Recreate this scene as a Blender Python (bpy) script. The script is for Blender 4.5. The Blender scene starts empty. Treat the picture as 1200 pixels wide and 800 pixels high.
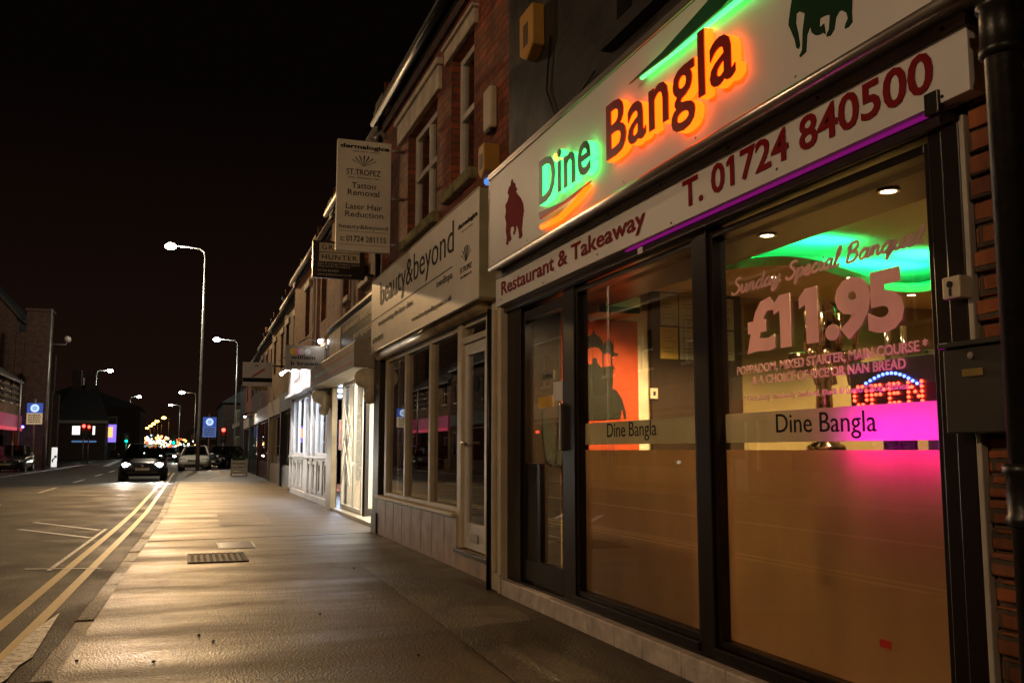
import bpy, bmesh, math, random
from mathutils import Vector, Matrix
R = math.radians
random.seed(7)
C = bpy.context.scene.collection
SC = bpy.context.scene
# ------------------------------------------------------------------ camera, night sky, exposure
F, VX, VY, CX, CY, EYE = 1100.0, 216.5, 527.0, 600.0, 400.0, 1.15
TH = math.atan((VY - CY) / F)
PS = math.atan((CX - VX) / math.hypot(F, VY - CY))
cam = bpy.data.objects.new('camera', bpy.data.cameras.new('camera')); C.objects.link(cam)
cam.location = (0, 0, EYE); cam.rotation_euler = (R(90) + TH, 0, -PS)
cam.data.sensor_width = 36; cam.data.lens = 36 * F / 1200; cam.data.clip_start = .05; cam.data.clip_end = 4000
SC.camera = cam
W = bpy.data.worlds.new('World'); SC.world = W; W.use_nodes = True
wn, wl = W.node_tree.nodes, W.node_tree.links
wtc = wn.new('ShaderNodeTexCoord'); wsp = wn.new('ShaderNodeSeparateXYZ'); wl.new(wtc.outputs['Generated'], wsp.inputs[0])
wr = wn.new('ShaderNodeValToRGB'); wl.new(wsp.outputs['Z'], wr.inputs[0])
wr.color_ramp.elements[0].position = 0.0; wr.color_ramp.elements[0].color = (.0105, .0046, .0028, 1)
wr.color_ramp.elements[1].position = .35; wr.color_ramp.elements[1].color = (.0016, .0008, .0006, 1)
wl.new(wr.outputs[0], wn['Background'].inputs[0]); wn['Background'].inputs[1].default_value = 1.0
SC.view_settings.view_transform = 'Standard'; SC.view_settings.look = 'None'
SC.view_settings.exposure = 0; SC.view_settings.gamma = 1
try:
    SC.cycles.use_denoising = True; SC.cycles.max_bounces = 8; SC.cycles.transparent_max_bounces = 16
    SC.cycles.sample_clamp_indirect = 4; SC.cycles.caustics_reflective = False; SC.cycles.caustics_refractive = False
except Exception: pass

# ------------------------------------------------------------------ survey: sight lines of the photograph to real planes
FW = (math.sin(PS) * math.cos(TH), math.cos(PS) * math.cos(TH), math.sin(TH))
RT = (math.cos(PS), -math.sin(PS), 0)
UP = (-math.sin(PS) * math.sin(TH), -math.cos(PS) * math.sin(TH), math.cos(TH))
def sight(u, v):
    a, b = (u - CX) / F, (CY - v) / F
    return [FW[i] + a * RT[i] + b * UP[i] for i in range(3)]
def sx(u, v, X): d = sight(u, v); t = X / d[0]; return (t * d[1], EYE + t * d[2])       # (y, z) on a facade plane
def sy(u, v, Y): d = sight(u, v); t = Y / d[1]; return (t * d[0], EYE + t * d[2])       # (x, z) on a cross plane
def sz(u, v, Z=0): d = sight(u, v); t = (Z - EYE) / d[2]; return (t * d[0], t * d[1])   # (x, y) on the ground

# ------------------------------------------------------------------ materials
MATS = {}
def nt(name):
    m = bpy.data.materials.new(name); m.use_nodes = True; MATS[name] = m
    return m, m.node_tree.nodes, m.node_tree.links, m.node_tree.nodes['Principled BSDF']
def mat(name, col, rough=.6, metal=0, var=.25, vs=5., bump=0., bs=60., rvar=0., spec=.5, emit=None, es=0):
    if name in MATS: return MATS[name]
    m, n, l, p = nt(name)
    p.inputs['Base Color'].default_value = (*col, 1); p.inputs['Roughness'].default_value = rough
    p.inputs['Metallic'].default_value = metal; p.inputs['Specular IOR Level'].default_value = spec
    g = n.new('ShaderNodeNewGeometry')
    if var or rvar:
        t = n.new('ShaderNodeTexNoise'); t.inputs['Scale'].default_value = vs; t.inputs['Detail'].default_value = 6
        l.new(g.outputs['Position'], t.inputs['Vector'])
        if var:
            mx = n.new('ShaderNodeMapRange'); mx.inputs[1].default_value = .3; mx.inputs[2].default_value = .7
            mx.inputs[3].default_value = 1 - var; mx.inputs[4].default_value = 1 + var * .6
            l.new(t.outputs['Fac'], mx.inputs[0])
            v = n.new('ShaderNodeVectorMath'); v.operation = 'SCALE'; v.inputs[0].default_value = col
            l.new(mx.outputs[0], v.inputs['Scale']); l.new(v.outputs[0], p.inputs['Base Color'])
        if rvar:
            mr = n.new('ShaderNodeMapRange'); mr.inputs[1].default_value = .3; mr.inputs[2].default_value = .7
            mr.inputs[3].default_value = max(.03, rough - rvar); mr.inputs[4].default_value = rough + rvar
            l.new(t.outputs['Fac'], mr.inputs[0]); l.new(mr.outputs[0], p.inputs['Roughness'])
    if bump:
        t2 = n.new('ShaderNodeTexNoise'); t2.inputs['Scale'].default_value = bs; t2.inputs['Detail'].default_value = 4
        l.new(g.outputs['Position'], t2.inputs['Vector'])
        b = n.new('ShaderNodeBump'); b.inputs['Strength'].default_value = bump; b.inputs['Distance'].default_value = .01
        l.new(t2.outputs['Fac'], b.inputs['Height']); l.new(b.outputs[0], p.inputs['Normal'])
    if emit:
        p.inputs['Emission Color'].default_value = (*emit, 1); p.inputs['Emission Strength'].default_value = es
    return m
def glow(name, col, s):
    if name in MATS: return MATS[name]
    m, n, l, p = nt(name)
    p.inputs['Base Color'].default_value = (*[c * .5 for c in col], 1)
    p.inputs['Emission Color'].default_value = (*col, 1); p.inputs['Emission Strength'].default_value = s
    return m
def brick(name, c1, c2, mortar, scale=1., bump=.5):
    m, n, l, p = nt(name)
    g = n.new('ShaderNodeNewGeometry'); s = n.new('ShaderNodeSeparateXYZ'); l.new(g.outputs['Position'], s.inputs[0])
    a = n.new('ShaderNodeMath'); a.operation = 'ADD'; l.new(s.outputs[0], a.inputs[0]); l.new(s.outputs[1], a.inputs[1])
    c = n.new('ShaderNodeCombineXYZ'); l.new(a.outputs[0], c.inputs[0]); l.new(s.outputs[2], c.inputs[1])
    wv = n.new('ShaderNodeTexNoise'); wv.inputs['Scale'].default_value = 9; l.new(g.outputs['Position'], wv.inputs['Vector'])
    ws = n.new('ShaderNodeVectorMath'); ws.operation = 'MULTIPLY_ADD'; ws.inputs[1].default_value = (.012,) * 3
    l.new(wv.outputs['Color'], ws.inputs[0]); l.new(c.outputs[0], ws.inputs[2])
    b = n.new('ShaderNodeTexBrick'); b.inputs['Scale'].default_value = scale
    b.inputs['Color1'].default_value = (*c1, 1); b.inputs['Color2'].default_value = (*c2, 1); b.inputs['Mortar'].default_value = (*mortar, 1)
    b.inputs['Brick Width'].default_value = .235; b.inputs['Row Height'].default_value = .08; b.inputs['Mortar Size'].default_value = .009
    b.inputs['Mortar Smooth'].default_value = .3; b.inputs['Bias'].default_value = -.1
    l.new(ws.outputs[0], b.inputs['Vector'])
    t = n.new('ShaderNodeTexNoise'); t.inputs['Scale'].default_value = 3.5; t.inputs['Detail'].default_value = 9; t.inputs['Roughness'].default_value = .7
    l.new(g.outputs['Position'], t.inputs['Vector'])
    mr = n.new('ShaderNodeMapRange'); mr.inputs[1].default_value = .3; mr.inputs[2].default_value = .7; mr.inputs[3].default_value = .45; mr.inputs[4].default_value = 1.35
    l.new(t.outputs['Fac'], mr.inputs[0])
    v = n.new('ShaderNodeVectorMath'); v.operation = 'SCALE'; l.new(b.outputs['Color'], v.inputs[0]); l.new(mr.outputs[0], v.inputs['Scale'])
    l.new(v.outputs[0], p.inputs['Base Color']); p.inputs['Roughness'].default_value = .8
    ad = n.new('ShaderNodeMath'); ad.operation = 'MULTIPLY_ADD'; ad.inputs[1].default_value = -1.2
    l.new(b.outputs['Fac'], ad.inputs[0]); l.new(t.outputs['Fac'], ad.inputs[2])
    bp = n.new('ShaderNodeBump'); bp.inputs['Strength'].default_value = bump; bp.inputs['Distance'].default_value = .012
    l.new(ad.outputs[0], bp.inputs['Height']); l.new(bp.outputs[0], p.inputs['Normal'])
    return m
def glass(name, tint=(1, 1, 1), refl=1.0, base=.045, rough=0.):
    m, n, l, p = nt(name); n.remove(p); out = n['Material Output']
    tr = n.new('ShaderNodeBsdfTransparent'); tr.inputs[0].default_value = (*tint, 1)
    gl = n.new('ShaderNodeBsdfGlossy'); gl.inputs['Roughness'].default_value = rough; gl.inputs[0].default_value = (refl, refl, refl, 1)
    lw = n.new('ShaderNodeLayerWeight'); lw.inputs[0].default_value = .5
    pw = n.new('ShaderNodeMath'); pw.operation = 'POWER'; pw.inputs[1].default_value = 4.5; l.new(lw.outputs['Facing'], pw.inputs[0])
    ma = n.new('ShaderNodeMath'); ma.operation = 'MULTIPLY_ADD'; ma.inputs[1].default_value = .9; ma.inputs[2].default_value = base; l.new(pw.outputs[0], ma.inputs[0])
    mx = n.new('ShaderNodeMixShader'); l.new(ma.outputs[0], mx.inputs[0]); l.new(tr.outputs[0], mx.inputs[1]); l.new(gl.outputs[0], mx.inputs[2])
    l.new(mx.outputs[0], out.inputs[0]); return m
def film(name, col, through=.6):
    """frosted vinyl: light from the room shows through as a soft glow"""
    m, n, l, p = nt(name); n.remove(p); out = n['Material Output']
    g = n.new('ShaderNodeNewGeometry'); mp = n.new('ShaderNodeMapping'); mp.inputs['Scale'].default_value = (2, 2.5, .8); l.new(g.outputs['Position'], mp.inputs[0])
    t = n.new('ShaderNodeTexNoise'); t.inputs['Scale'].default_value = 2.2; t.inputs['Detail'].default_value = 7; l.new(mp.outputs[0], t.inputs['Vector'])
    mr = n.new('ShaderNodeMapRange'); mr.inputs[1].default_value = .25; mr.inputs[2].default_value = .75; mr.inputs[3].default_value = .86; mr.inputs[4].default_value = 1.08; l.new(t.outputs['Fac'], mr.inputs[0])
    v = n.new('ShaderNodeVectorMath'); v.operation = 'SCALE'; v.inputs[0].default_value = col; l.new(mr.outputs[0], v.inputs['Scale'])
    tl = n.new('ShaderNodeBsdfTranslucent'); l.new(v.outputs[0], tl.inputs[0])
    df = n.new('ShaderNodeBsdfDiffuse'); l.new(v.outputs[0], df.inputs[0])
    mx = n.new('ShaderNodeMixShader'); mx.inputs[0].default_value = through; l.new(df.outputs[0], mx.inputs[1]); l.new(tl.outputs[0], mx.inputs[2])
    l.new(mx.outputs[0], out.inputs[0]); return m

def asphalt(name, col, r0, r1, grain=.55, streak=None):
    m, n, l, p = nt(name)
    g = n.new('ShaderNodeNewGeometry')
    big = n.new('ShaderNodeTexNoise'); big.inputs['Scale'].default_value = .9; big.inputs['Detail'].default_value = 9; big.inputs['Roughness'].default_value = .62
    mp = n.new('ShaderNodeMapping'); mp.inputs['Scale'].default_value = streak or (1, 1, 1)
    l.new(g.outputs['Position'], mp.inputs[0]); l.new(mp.outputs[0], big.inputs['Vector'])
    fine = n.new('ShaderNodeTexVoronoi'); fine.inputs['Scale'].default_value = 80; l.new(g.outputs['Position'], fine.inputs['Vector'])
    fn = n.new('ShaderNodeTexNoise'); fn.inputs['Scale'].default_value = 48; fn.inputs['Detail'].default_value = 6; l.new(g.outputs['Position'], fn.inputs['Vector'])
    mr = n.new('ShaderNodeMapRange'); mr.inputs[1].default_value = .3; mr.inputs[2].default_value = .72; mr.inputs[3].default_value = .32; mr.inputs[4].default_value = 1.5; l.new(big.outputs['Fac'], mr.inputs[0])
    f2 = n.new('ShaderNodeMapRange'); f2.inputs[1].default_value = .3; f2.inputs[2].default_value = .7; f2.inputs[3].default_value = .6; f2.inputs[4].default_value = 1.4; l.new(fn.outputs['Fac'], f2.inputs[0])
    mu = n.new('ShaderNodeMath'); mu.operation = 'MULTIPLY'; l.new(mr.outputs[0], mu.inputs[0]); l.new(f2.outputs[0], mu.inputs[1])
    st = n.new('ShaderNodeTexVoronoi'); st.inputs['Scale'].default_value = 75; l.new(g.outputs['Position'], st.inputs['Vector'])
    sc_ = n.new('ShaderNodeSeparateColor'); l.new(st.outputs['Color'], sc_.inputs[0])
    s2_ = n.new('ShaderNodeMapRange'); s2_.inputs[3].default_value = 1 - grain * .75; s2_.inputs[4].default_value = 1 + grain * .9; l.new(sc_.outputs[0], s2_.inputs[0])
    mu2 = n.new('ShaderNodeMath'); mu2.operation = 'MULTIPLY'; l.new(mu.outputs[0], mu2.inputs[0]); l.new(s2_.outputs[0], mu2.inputs[1])
    v = n.new('ShaderNodeVectorMath'); v.operation = 'SCALE'; v.inputs[0].default_value = col; l.new(mu2.outputs[0], v.inputs['Scale']); l.new(v.outputs[0], p.inputs['Base Color'])
    # gum spots and fine cracks
    gs = n.new('ShaderNodeTexVoronoi'); gs.inputs['Scale'].default_value = 2.6; l.new(g.outputs['Position'], gs.inputs['Vector'])
    gr = n.new('ShaderNodeMapRange'); gr.inputs[1].default_value = .045; gr.inputs[2].default_value = .06; gr.inputs[3].default_value = 1.7; gr.inputs[4].default_value = 1.; l.new(gs.outputs['Distance'], gr.inputs[0])
    ck = n.new('ShaderNodeTexVoronoi'); ck.feature = 'DISTANCE_TO_EDGE'; ck.inputs['Scale'].default_value = .42
    wv = n.new('ShaderNodeTexNoise'); wv.inputs['Scale'].default_value = 2.2; wv.inputs['Detail'].default_value = 6; l.new(g.outputs['Position'], wv.inputs['Vector'])
    wa = n.new('ShaderNodeVectorMath'); wa.operation = 'MULTIPLY_ADD'; wa.inputs[1].default_value = (.9, .9, .9); l.new(wv.outputs['Color'], wa.inputs[0]); l.new(g.outputs['Position'], wa.inputs[2]); l.new(wa.outputs[0], ck.inputs['Vector'])
    cr = n.new('ShaderNodeMapRange'); cr.inputs[1].default_value = .002; cr.inputs[2].default_value = .008; cr.inputs[3].default_value = .35; cr.inputs[4].default_value = 1.; l.new(ck.outputs['Distance'], cr.inputs[0])
    gc = n.new('ShaderNodeMath'); gc.operation = 'MULTIPLY'; l.new(gr.outputs[0], gc.inputs[0]); l.new(cr.outputs[0], gc.inputs[1])
    v2 = n.new('ShaderNodeVectorMath'); v2.operation = 'SCALE'; l.new(v.outputs[0], v2.inputs[0]); l.new(gc.outputs[0], v2.inputs['Scale']); l.new(v2.outputs[0], p.inputs['Base Color'])
    rr = n.new('ShaderNodeMapRange'); rr.inputs[1].default_value = .35; rr.inputs[2].default_value = .65; rr.inputs[3].default_value = r0; rr.inputs[4].default_value = r1; l.new(big.outputs['Fac'], rr.inputs[0]); l.new(rr.outputs[0], p.inputs['Roughness'])
    hs = n.new('ShaderNodeMath'); hs.operation = 'ADD'; l.new(fine.outputs['Distance'], hs.inputs[0]); l.new(fn.outputs['Fac'], hs.inputs[1])
    h2 = n.new('ShaderNodeMath'); h2.operation = 'MULTIPLY_ADD'; h2.inputs[1].default_value = 1.5; l.new(big.outputs['Fac'], h2.inputs[0]); l.new(hs.outputs[0], h2.inputs[2])
    b = n.new('ShaderNodeBump'); b.inputs['Strength'].default_value = grain; b.inputs['Distance'].default_value = .0065; p.inputs['Specular IOR Level'].default_value = .27; l.new(h2.outputs[0], b.inputs['Height']); l.new(b.outputs[0], p.inputs['Normal'])
    return m
def worn(name, col, under, amount=.5, scale=14, rough=.55):
    """painted marking worn through to what lies under it"""
    m, n, l, p = nt(name)
    g = n.new('ShaderNodeNewGeometry'); t = n.new('ShaderNodeTexNoise'); t.inputs['Scale'].default_value = scale; t.inputs['Detail'].default_value = 8; t.inputs['Roughness'].default_value = .75
    l.new(g.outputs['Position'], t.inputs['Vector'])
    r = n.new('ShaderNodeValToRGB'); r.color_ramp.elements[0].position = amount - .08; r.color_ramp.elements[0].color = (*under, 1)
    r.color_ramp.elements[1].position = amount + .06; r.color_ramp.elements[1].color = (*col, 1); l.new(t.outputs['Fac'], r.inputs[0]); l.new(r.outputs[0], p.inputs['Base Color'])
    p.inputs['Roughness'].default_value = rough
    b = n.new('ShaderNodeBump'); b.inputs['Strength'].default_value = .4; b.inputs['Distance'].default_value = .006; l.new(t.outputs['Fac'], b.inputs['Height']); l.new(b.outputs[0], p.inputs['Normal'])
    return m

ROAD = asphalt('road_asphalt', (.030, .022, .015), .50, .72, 1.0)
PAVE = asphalt('pavement_asphalt', (.038, .025, .009), .33, .60, .5, (.5, 1.6, 1))
PAVE2 = asphalt('pavement_asphalt_newer', (.044, .033, .022), .35, .58, .45, (.5, 1.6, 1))
KERB = asphalt('kerb_stone', (.085, .066, .042), .4, .6, .8)
GROUND = mat('ground_earth', (.03, .026, .02), .9)
YELLOW = worn('yellow_line_paint', (.62, .44, .11), (.045, .035, .025), .37, 22, .5)
WHITEL = worn('white_line_paint', (.72, .69, .62), (.06, .05, .04), .38, 16, .5)
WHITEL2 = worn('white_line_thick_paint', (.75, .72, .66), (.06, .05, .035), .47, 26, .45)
BRICKR = brick('red_brick', (.32, .075, .028), (.16, .042, .018), (.075, .055, .04))
BRICKD = brick('dark_brick', (.10, .045, .028), (.06, .03, .02), (.05, .04, .03))
BRICKO = brick('old_orange_brick', (.36, .105, .032), (.20, .06, .02), (.085, .06, .038), 1., 1.)
BRICKB = brick('buff_brick', (.26, .15, .07), (.18, .10, .05), (.12, .10, .07))
DARKWALL = mat('black_painted_render', (.022, .018, .014), .55, var=.5, vs=2.5, bump=.5, bs=14, rvar=.15)
WPANEL = mat('white_sign_panel', (.74, .72, .70), .38, var=.06, vs=1.5)
CREAM = mat('cream_sign_panel', (.72, .66, .56), .5, var=.10, vs=2)
CREAMP = mat('cream_paint', (.55, .47, .33), .45, var=.16, vs=4, bump=.1, bs=30)
STONE = mat('painted_stone', (.55, .48, .38), .7, var=.35, vs=6, bump=.3, bs=40)
ALU = mat('aluminium', (.52, .47, .42), .32, .85, var=.15)
ALUD = mat('brown_aluminium', (.011, .006, .0035), .3, .0, var=.2, vs=2, spec=.3)
BLACKF = mat('black_frame_paint', (.012, .009, .008), .3, var=.4)
TRIMTAN = mat('tan_trim', (.30, .24, .18), .4, .3, var=.2)
REDL = mat('dark_red_vinyl', (.21, .004, .006), .6, var=.1, spec=.15)
GREENL = mat('dark_green_vinyl', (.003, .030, .010), .6, var=.1, spec=.15)
REDF = mat('dark_red_letter_face', (.30, .010, .008), .35, var=.1)
GREENF = mat('dark_green_letter_face', (.010, .11, .04), .35, var=.1)
BLACKT = mat('black_vinyl', (.012, .011, .010), .6, var=0, spec=.12)
GREYT = mat('grey_vinyl', (.16, .14, .12), .5, var=0)
WHITET = mat('white_vinyl', (.75, .73, .70), .5, var=0)
PINKT = film('pale_window_vinyl', (.95, .68, .68), .42)
FILM = film('frosted_film', (.66, .60, .50), .62)
FILM2 = film('frosted_film_lower', (.54, .385, .25), .72)
GLASS = glass('window_glass', (.92, .90, .86), .95, .085)
GLASSD = glass('dark_room_glass', (.80, .78, .72), .95, .075)
LED_R = glow('red_orange_tube', (1, .085, .002), 4.2)
LED_G = glow('green_tube', (.05, 1, .16), 3.2)
LED_D = glow('orange_dot_tube', (1, .3, .03), 5)
MAG = glow('magenta_strip', (1, .03, .75), .15)
IRON = mat('black_cast_iron', (.012, .010, .009), .38, .2, var=.5, vs=20, bump=.25, bs=30)
STEEL = mat('galvanised_steel', (.32, .32, .31), .42, .6, var=.25, vs=3)
TILE = mat('pinkish_riser_tile', (.42, .30, .22), .45, var=.3, vs=5, bump=.2, bs=20)
STEPT = mat('grey_step_block', (.52, .44, .38), .6, var=.35, vs=9, bump=.5, bs=45)
UPVC = mat('white_upvc', (.70, .66, .60), .35, var=.08)
YBOX = mat('yellow_plastic', (.52, .28, .06), .45, var=.15)
WBOX = mat('cream_plastic', (.60, .52, .38), .45, var=.12)
SLATE = mat('roof_slate', (.05, .045, .042), .7, var=.4, vs=8, bump=.4, bs=25)
LAMPW = glow('lamp_lens_warm', (1, .86, .55), 60)
LAMPC = glow('lamp_lens_cool', (.92, 1, .86), 45)
LAMPO = glow('lamp_lens_sodium', (1, .42, .05), 30)

# ------------------------------------------------------------------ building helpers
ORG = {}
def tag(o, label=None, cat=None, group=None, kind=None):
    if label: o['label'] = label
    if cat: o['category'] = cat
    if group: o['group'] = group
    if kind: o['kind'] = kind
    return o
def thing(name, label, cat, loc=(0, 0, 0), group=None):
    o = bpy.data.objects.new(name, None); C.objects.link(o); o.location = loc; o.empty_display_size = .2
    ORG[o.name] = Vector(loc); return tag(o, label, cat, group)
class MB:
    def __init__(s): s.v, s.f, s.mi = [], [], []
    def add(s, vs, fs, m=0):
        b = len(s.v); s.v += [tuple(v) for v in vs]; s.f += [tuple(b + i for i in f) for f in fs]; s.mi += [m] * len(fs); return s
    def box(s, x0, x1, y0, y1, z0, z1, m=0):
        if x0 > x1: x0, x1 = x1, x0
        if y0 > y1: y0, y1 = y1, y0
        if z0 > z1: z0, z1 = z1, z0
        return s.add([(x0, y0, z0), (x1, y0, z0), (x1, y1, z0), (x0, y1, z0), (x0, y0, z1), (x1, y0, z1), (x1, y1, z1), (x0, y1, z1)],
              [(0, 3, 2, 1), (4, 5, 6, 7), (0, 1, 5, 4), (1, 2, 6, 5), (2, 3, 7, 6), (3, 0, 4, 7)], m)
    def obox(s, c, ax, ay, az, m=0):
        """box from centre and three half-axis vectors"""
        c, ax, ay, az = map(Vector, (c, ax, ay, az))
        vs = [c + i * ax + j * ay + k * az for k in (-1, 1) for i, j in ((-1, -1), (1, -1), (1, 1), (-1, 1))]
        return s.add(vs, [(0, 3, 2, 1), (4, 5, 6, 7), (0, 1, 5, 4), (1, 2, 6, 5), (2, 3, 7, 6), (3, 0, 4, 7)], m)
    def prism(s, poly, d, m=0):
        """closed polygon of 3-D points swept along d (polygon may be concave)"""
        n = len(poly); d = Vector(d); a = [Vector(p) for p in poly]; b = [p + d for p in a]
        s.add(a + b, [tuple(range(n))[::-1], tuple(range(n, 2 * n))] + [(i, (i + 1) % n, n + (i + 1) % n, n + i) for i in range(n)], m); return s
    def tube(s, pts, r, n=10, m=0, cap=True):
        pts = [Vector(p) for p in pts]; rs = r if isinstance(r, (list, tuple)) else [r] * len(pts)
        base = len(s.v); up = Vector((0, 0, 1)); prev = None
        for i, p in enumerate(pts):
            t = (pts[min(i + 1, len(pts) - 1)] - pts[max(i - 1, 0)]).normalized()
            a = prev if prev is not None else (up.cross(t) if abs(t.dot(up)) < .95 else Vector((1, 0, 0)).cross(t))
            a = (a - t * a.dot(t)).normalized(); prev = a; b = t.cross(a)
            for k in range(n):
                q = 2 * math.pi * k / n; s.v.append(tuple(p + (a * math.cos(q) + b * math.sin(q)) * rs[i]))
        for i in range(len(pts) - 1):
            for k in range(n):
                s.f.append((base + i * n + k, base + i * n + (k + 1) % n, base + (i + 1) * n + (k + 1) % n, base + (i + 1) * n + k)); s.mi.append(m)
        if cap:
            s.f.append(tuple(base + k for k in range(n))[::-1]); s.f.append(tuple(base + (len(pts) - 1) * n + k for k in range(n))); s.mi += [m, m]
        return s
    def lathe(s, c, prof, n=16, m=0, axis='z'):
        base = len(s.v); c = Vector(c)
        for r, h in prof:
            for k in range(n):
                q = 2 * math.pi * k / n; a, b = r * math.cos(q), r * math.sin(q)
                s.v.append(tuple(c + Vector({'z': (a, b, h), 'x': (h, a, b), 'y': (b, h, a)}[axis])))
        for i in range(len(prof) - 1):
            for k in range(n):
                s.f.append((base + i * n + k, base + i * n + (k + 1) % n, base + (i + 1) * n + (k + 1) % n, base + (i + 1) * n + k)); s.mi.append(m)
        s.f.append(tuple(base + k for k in range(n))[::-1]); s.f.append(tuple(base + (len(prof) - 1) * n + k for k in range(n))); s.mi += [m, m]
        return s
    def ball(s, c, r, n=10, m=0, sq=(1, 1, 1)):
        k = n // 2 + 1
        c = Vector(c); base = len(s.v)
        for i in range(k + 1):
            a = math.pi * i / k
            for j in range(n):
                q = 2 * math.pi * j / n
                s.v.append((c.x + r * sq[0] * math.sin(a) * math.cos(q), c.y + r * sq[1] * math.sin(a) * math.sin(q), c.z + r * sq[2] * math.cos(a)))
        for i in range(k):
            for j in range(n):
                s.f.append((base + i * n + j, base + (i + 1) * n + j, base + (i + 1) * n + (j + 1) % n, base + i * n + (j + 1) % n)); s.mi.append(m)
        return s
    def build(s, name, m, parent=None, smooth=False, bevel=0., seg=2):
        me = bpy.data.meshes.new(name)
        off = ORG.get(parent.name, Vector()) if parent else Vector()
        me.from_pydata([tuple(Vector(v) - off) for v in s.v], [], s.f)
        ms = m if isinstance(m, (list, tuple)) else [m]
        for k in ms: me.materials.append(k)
        for i, p in enumerate(me.polygons): p.material_index = s.mi[i]; p.use_smooth = smooth
        bm = bmesh.new(); bm.from_mesh(me)
        bmesh.ops.remove_doubles(bm, verts=bm.verts, dist=1e-6) if smooth else None
        bmesh.ops.recalc_face_normals(bm, faces=bm.faces); bm.to_mesh(me); bm.free(); me.update()
        o = bpy.data.objects.new(name, me); C.objects.link(o)
        if parent: o.parent = parent
        ORG[o.name] = off.copy()
        if bevel:
            b = o.modifiers.new('bevel', 'BEVEL'); b.width = bevel; b.segments = seg; b.limit_method = 'ANGLE'; b.angle_limit = R(40)
        return o
def bx(name, m, parent, x0, x1, y0, y1, z0, z1, bevel=.004): return MB().box(x0, x1, y0, y1, z0, z1).build(name, m, parent, bevel=bevel)
def dup(o, loc=None, parent=None, rz=None):
    kids = list(o.children); c = o.copy(); C.objects.link(c)
    ORG[c.name] = Vector(loc) if loc is not None else ORG.get(o.name, Vector()).copy()
    if parent: c.parent = parent
    if loc is not None: c.location = loc
    if rz is not None: c.rotation_euler.z = rz
    for k in kids: dup(k, None, c)
    return c
def lamp(name, kind, loc, energy, col, parent=None, size=.1, rot=None, spot=None, blend=.4, shape=None, sy_=None):
    L = bpy.data.lights.new(name, kind); L.energy = energy; L.color = col
    if kind == 'AREA':
        L.size = size
        if sy_: L.shape = 'RECTANGLE'; L.size_y = sy_
    else: L.shadow_soft_size = size
    if kind == 'SPOT': L.spot_size = spot; L.spot_blend = blend
    o = bpy.data.objects.new(name, L); C.objects.link(o)
    off = ORG.get(parent.name, Vector()) if parent else Vector()
    o.location = Vector(loc) - off
    if rot is not None: o.rotation_euler = rot
    if parent: o.parent = parent
    return o
# lettering ---------------------------------------------------------------------------------
_cap = {}
def text_mesh(body, bold=0., shear=0., space=1., thick=.004, res=3):
    cu = bpy.data.curves.new('lettering', 'FONT'); cu.body = body; cu.size = 1; cu.offset = bold; cu.shear = shear
    cu.space_character = space; cu.extrude = .5; cu.resolution_u = res
    o = bpy.data.objects.new('lettering_source', cu); C.objects.link(o)
    dg = bpy.context.evaluated_depsgraph_get(); me = bpy.data.meshes.new_from_object(o.evaluated_get(dg))
    bpy.data.objects.remove(o); bpy.data.curves.remove(cu)
    return me
def text(body, m, parent, org, xd, ud, width, cap, bold=0., shear=0., space=1., thick=.004, name='lettering', slope=0., grow=0.):
    """org = left end of the baseline; xd reading direction, ud up; width across; cap = capital height; slope lifts the line; grow makes it taller to the right"""
    me = text_mesh(body, bold, shear, space)
    key = (bold,)
    if key not in _cap:
        k = text_mesh('H', bold); zs = [v.co.y for v in k.vertices]; _cap[key] = max(zs); bpy.data.meshes.remove(k)
    if '1' in body:
        one = text_mesh('1', bold); ow = max(v.co.x for v in one.vertices) - min(v.co.x for v in one.vertices); bpy.data.meshes.remove(one)
        bm = bmesh.new(); bm.from_mesh(me); cp = _cap[key]
        for i, ch in enumerate(body):
            if ch != '1': continue
            pm = text_mesh(body[:i + 1], bold, shear, space); xl = max(v.co.x for v in pm.vertices) - ow; bpy.data.meshes.remove(pm)
            q = [(xl + .004, cp * .999), (xl + .004, cp * (.999 - .10 - ow * 1.0)), (xl - .115, cp * (.93 - .10 - ow * 1.0)), (xl - .115, cp * (.90 - .02 - ow * .2)), (xl - .05, cp * .93)]
            vs = [bm.verts.new((a, b, z)) for z in (-.49, .49) for a, b in q]; n_ = len(q)
            bm.faces.new(vs[:n_][::-1]); bm.faces.new(vs[n_:])
            for k_ in range(n_): bm.faces.new((vs[k_], vs[(k_ + 1) % n_], vs[n_ + (k_ + 1) % n_], vs[n_ + k_]))
        bmesh.ops.recalc_face_normals(bm, faces=bm.faces); bm.to_mesh(me); bm.free()
    xs = [v.co.x for v in me.vertices]; x0, x1 = min(xs), max(xs); k = width / (x1 - x0); q = cap / _cap[key]
    org, xd, ud = Vector(org), Vector(xd).normalized(), Vector(ud).normalized(); nd = xd.cross(ud)
    off = ORG.get(parent.name, Vector()) if parent else Vector()
    for v in me.vertices:
        a = (v.co.x - x0) * k; t = a / width
        v.co = org + xd * a + ud * (v.co.y * q * (1 + grow * t) + slope * t) + nd * (thick * (v.co.z + .5)) - off
    me.materials.clear(); me.materials.append(m); me.name = name
    o = bpy.data.objects.new(name, me); C.objects.link(o)
    if parent: o.parent = parent
    ORG[o.name] = off.copy(); return o
def ftext(body, m, parent, X, yl, yr, zb, cap, **k):
    """lettering on a street-facing facade plane, from y = yl (left as read) to yr"""
    return text(body, m, parent, (X, yl, zb), (0, -1, 0), (0, 0, 1), yl - yr, cap, **k)
def poly_on(pts, X): return [(X, *sx(u, v, X)) for u, v in pts]
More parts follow.
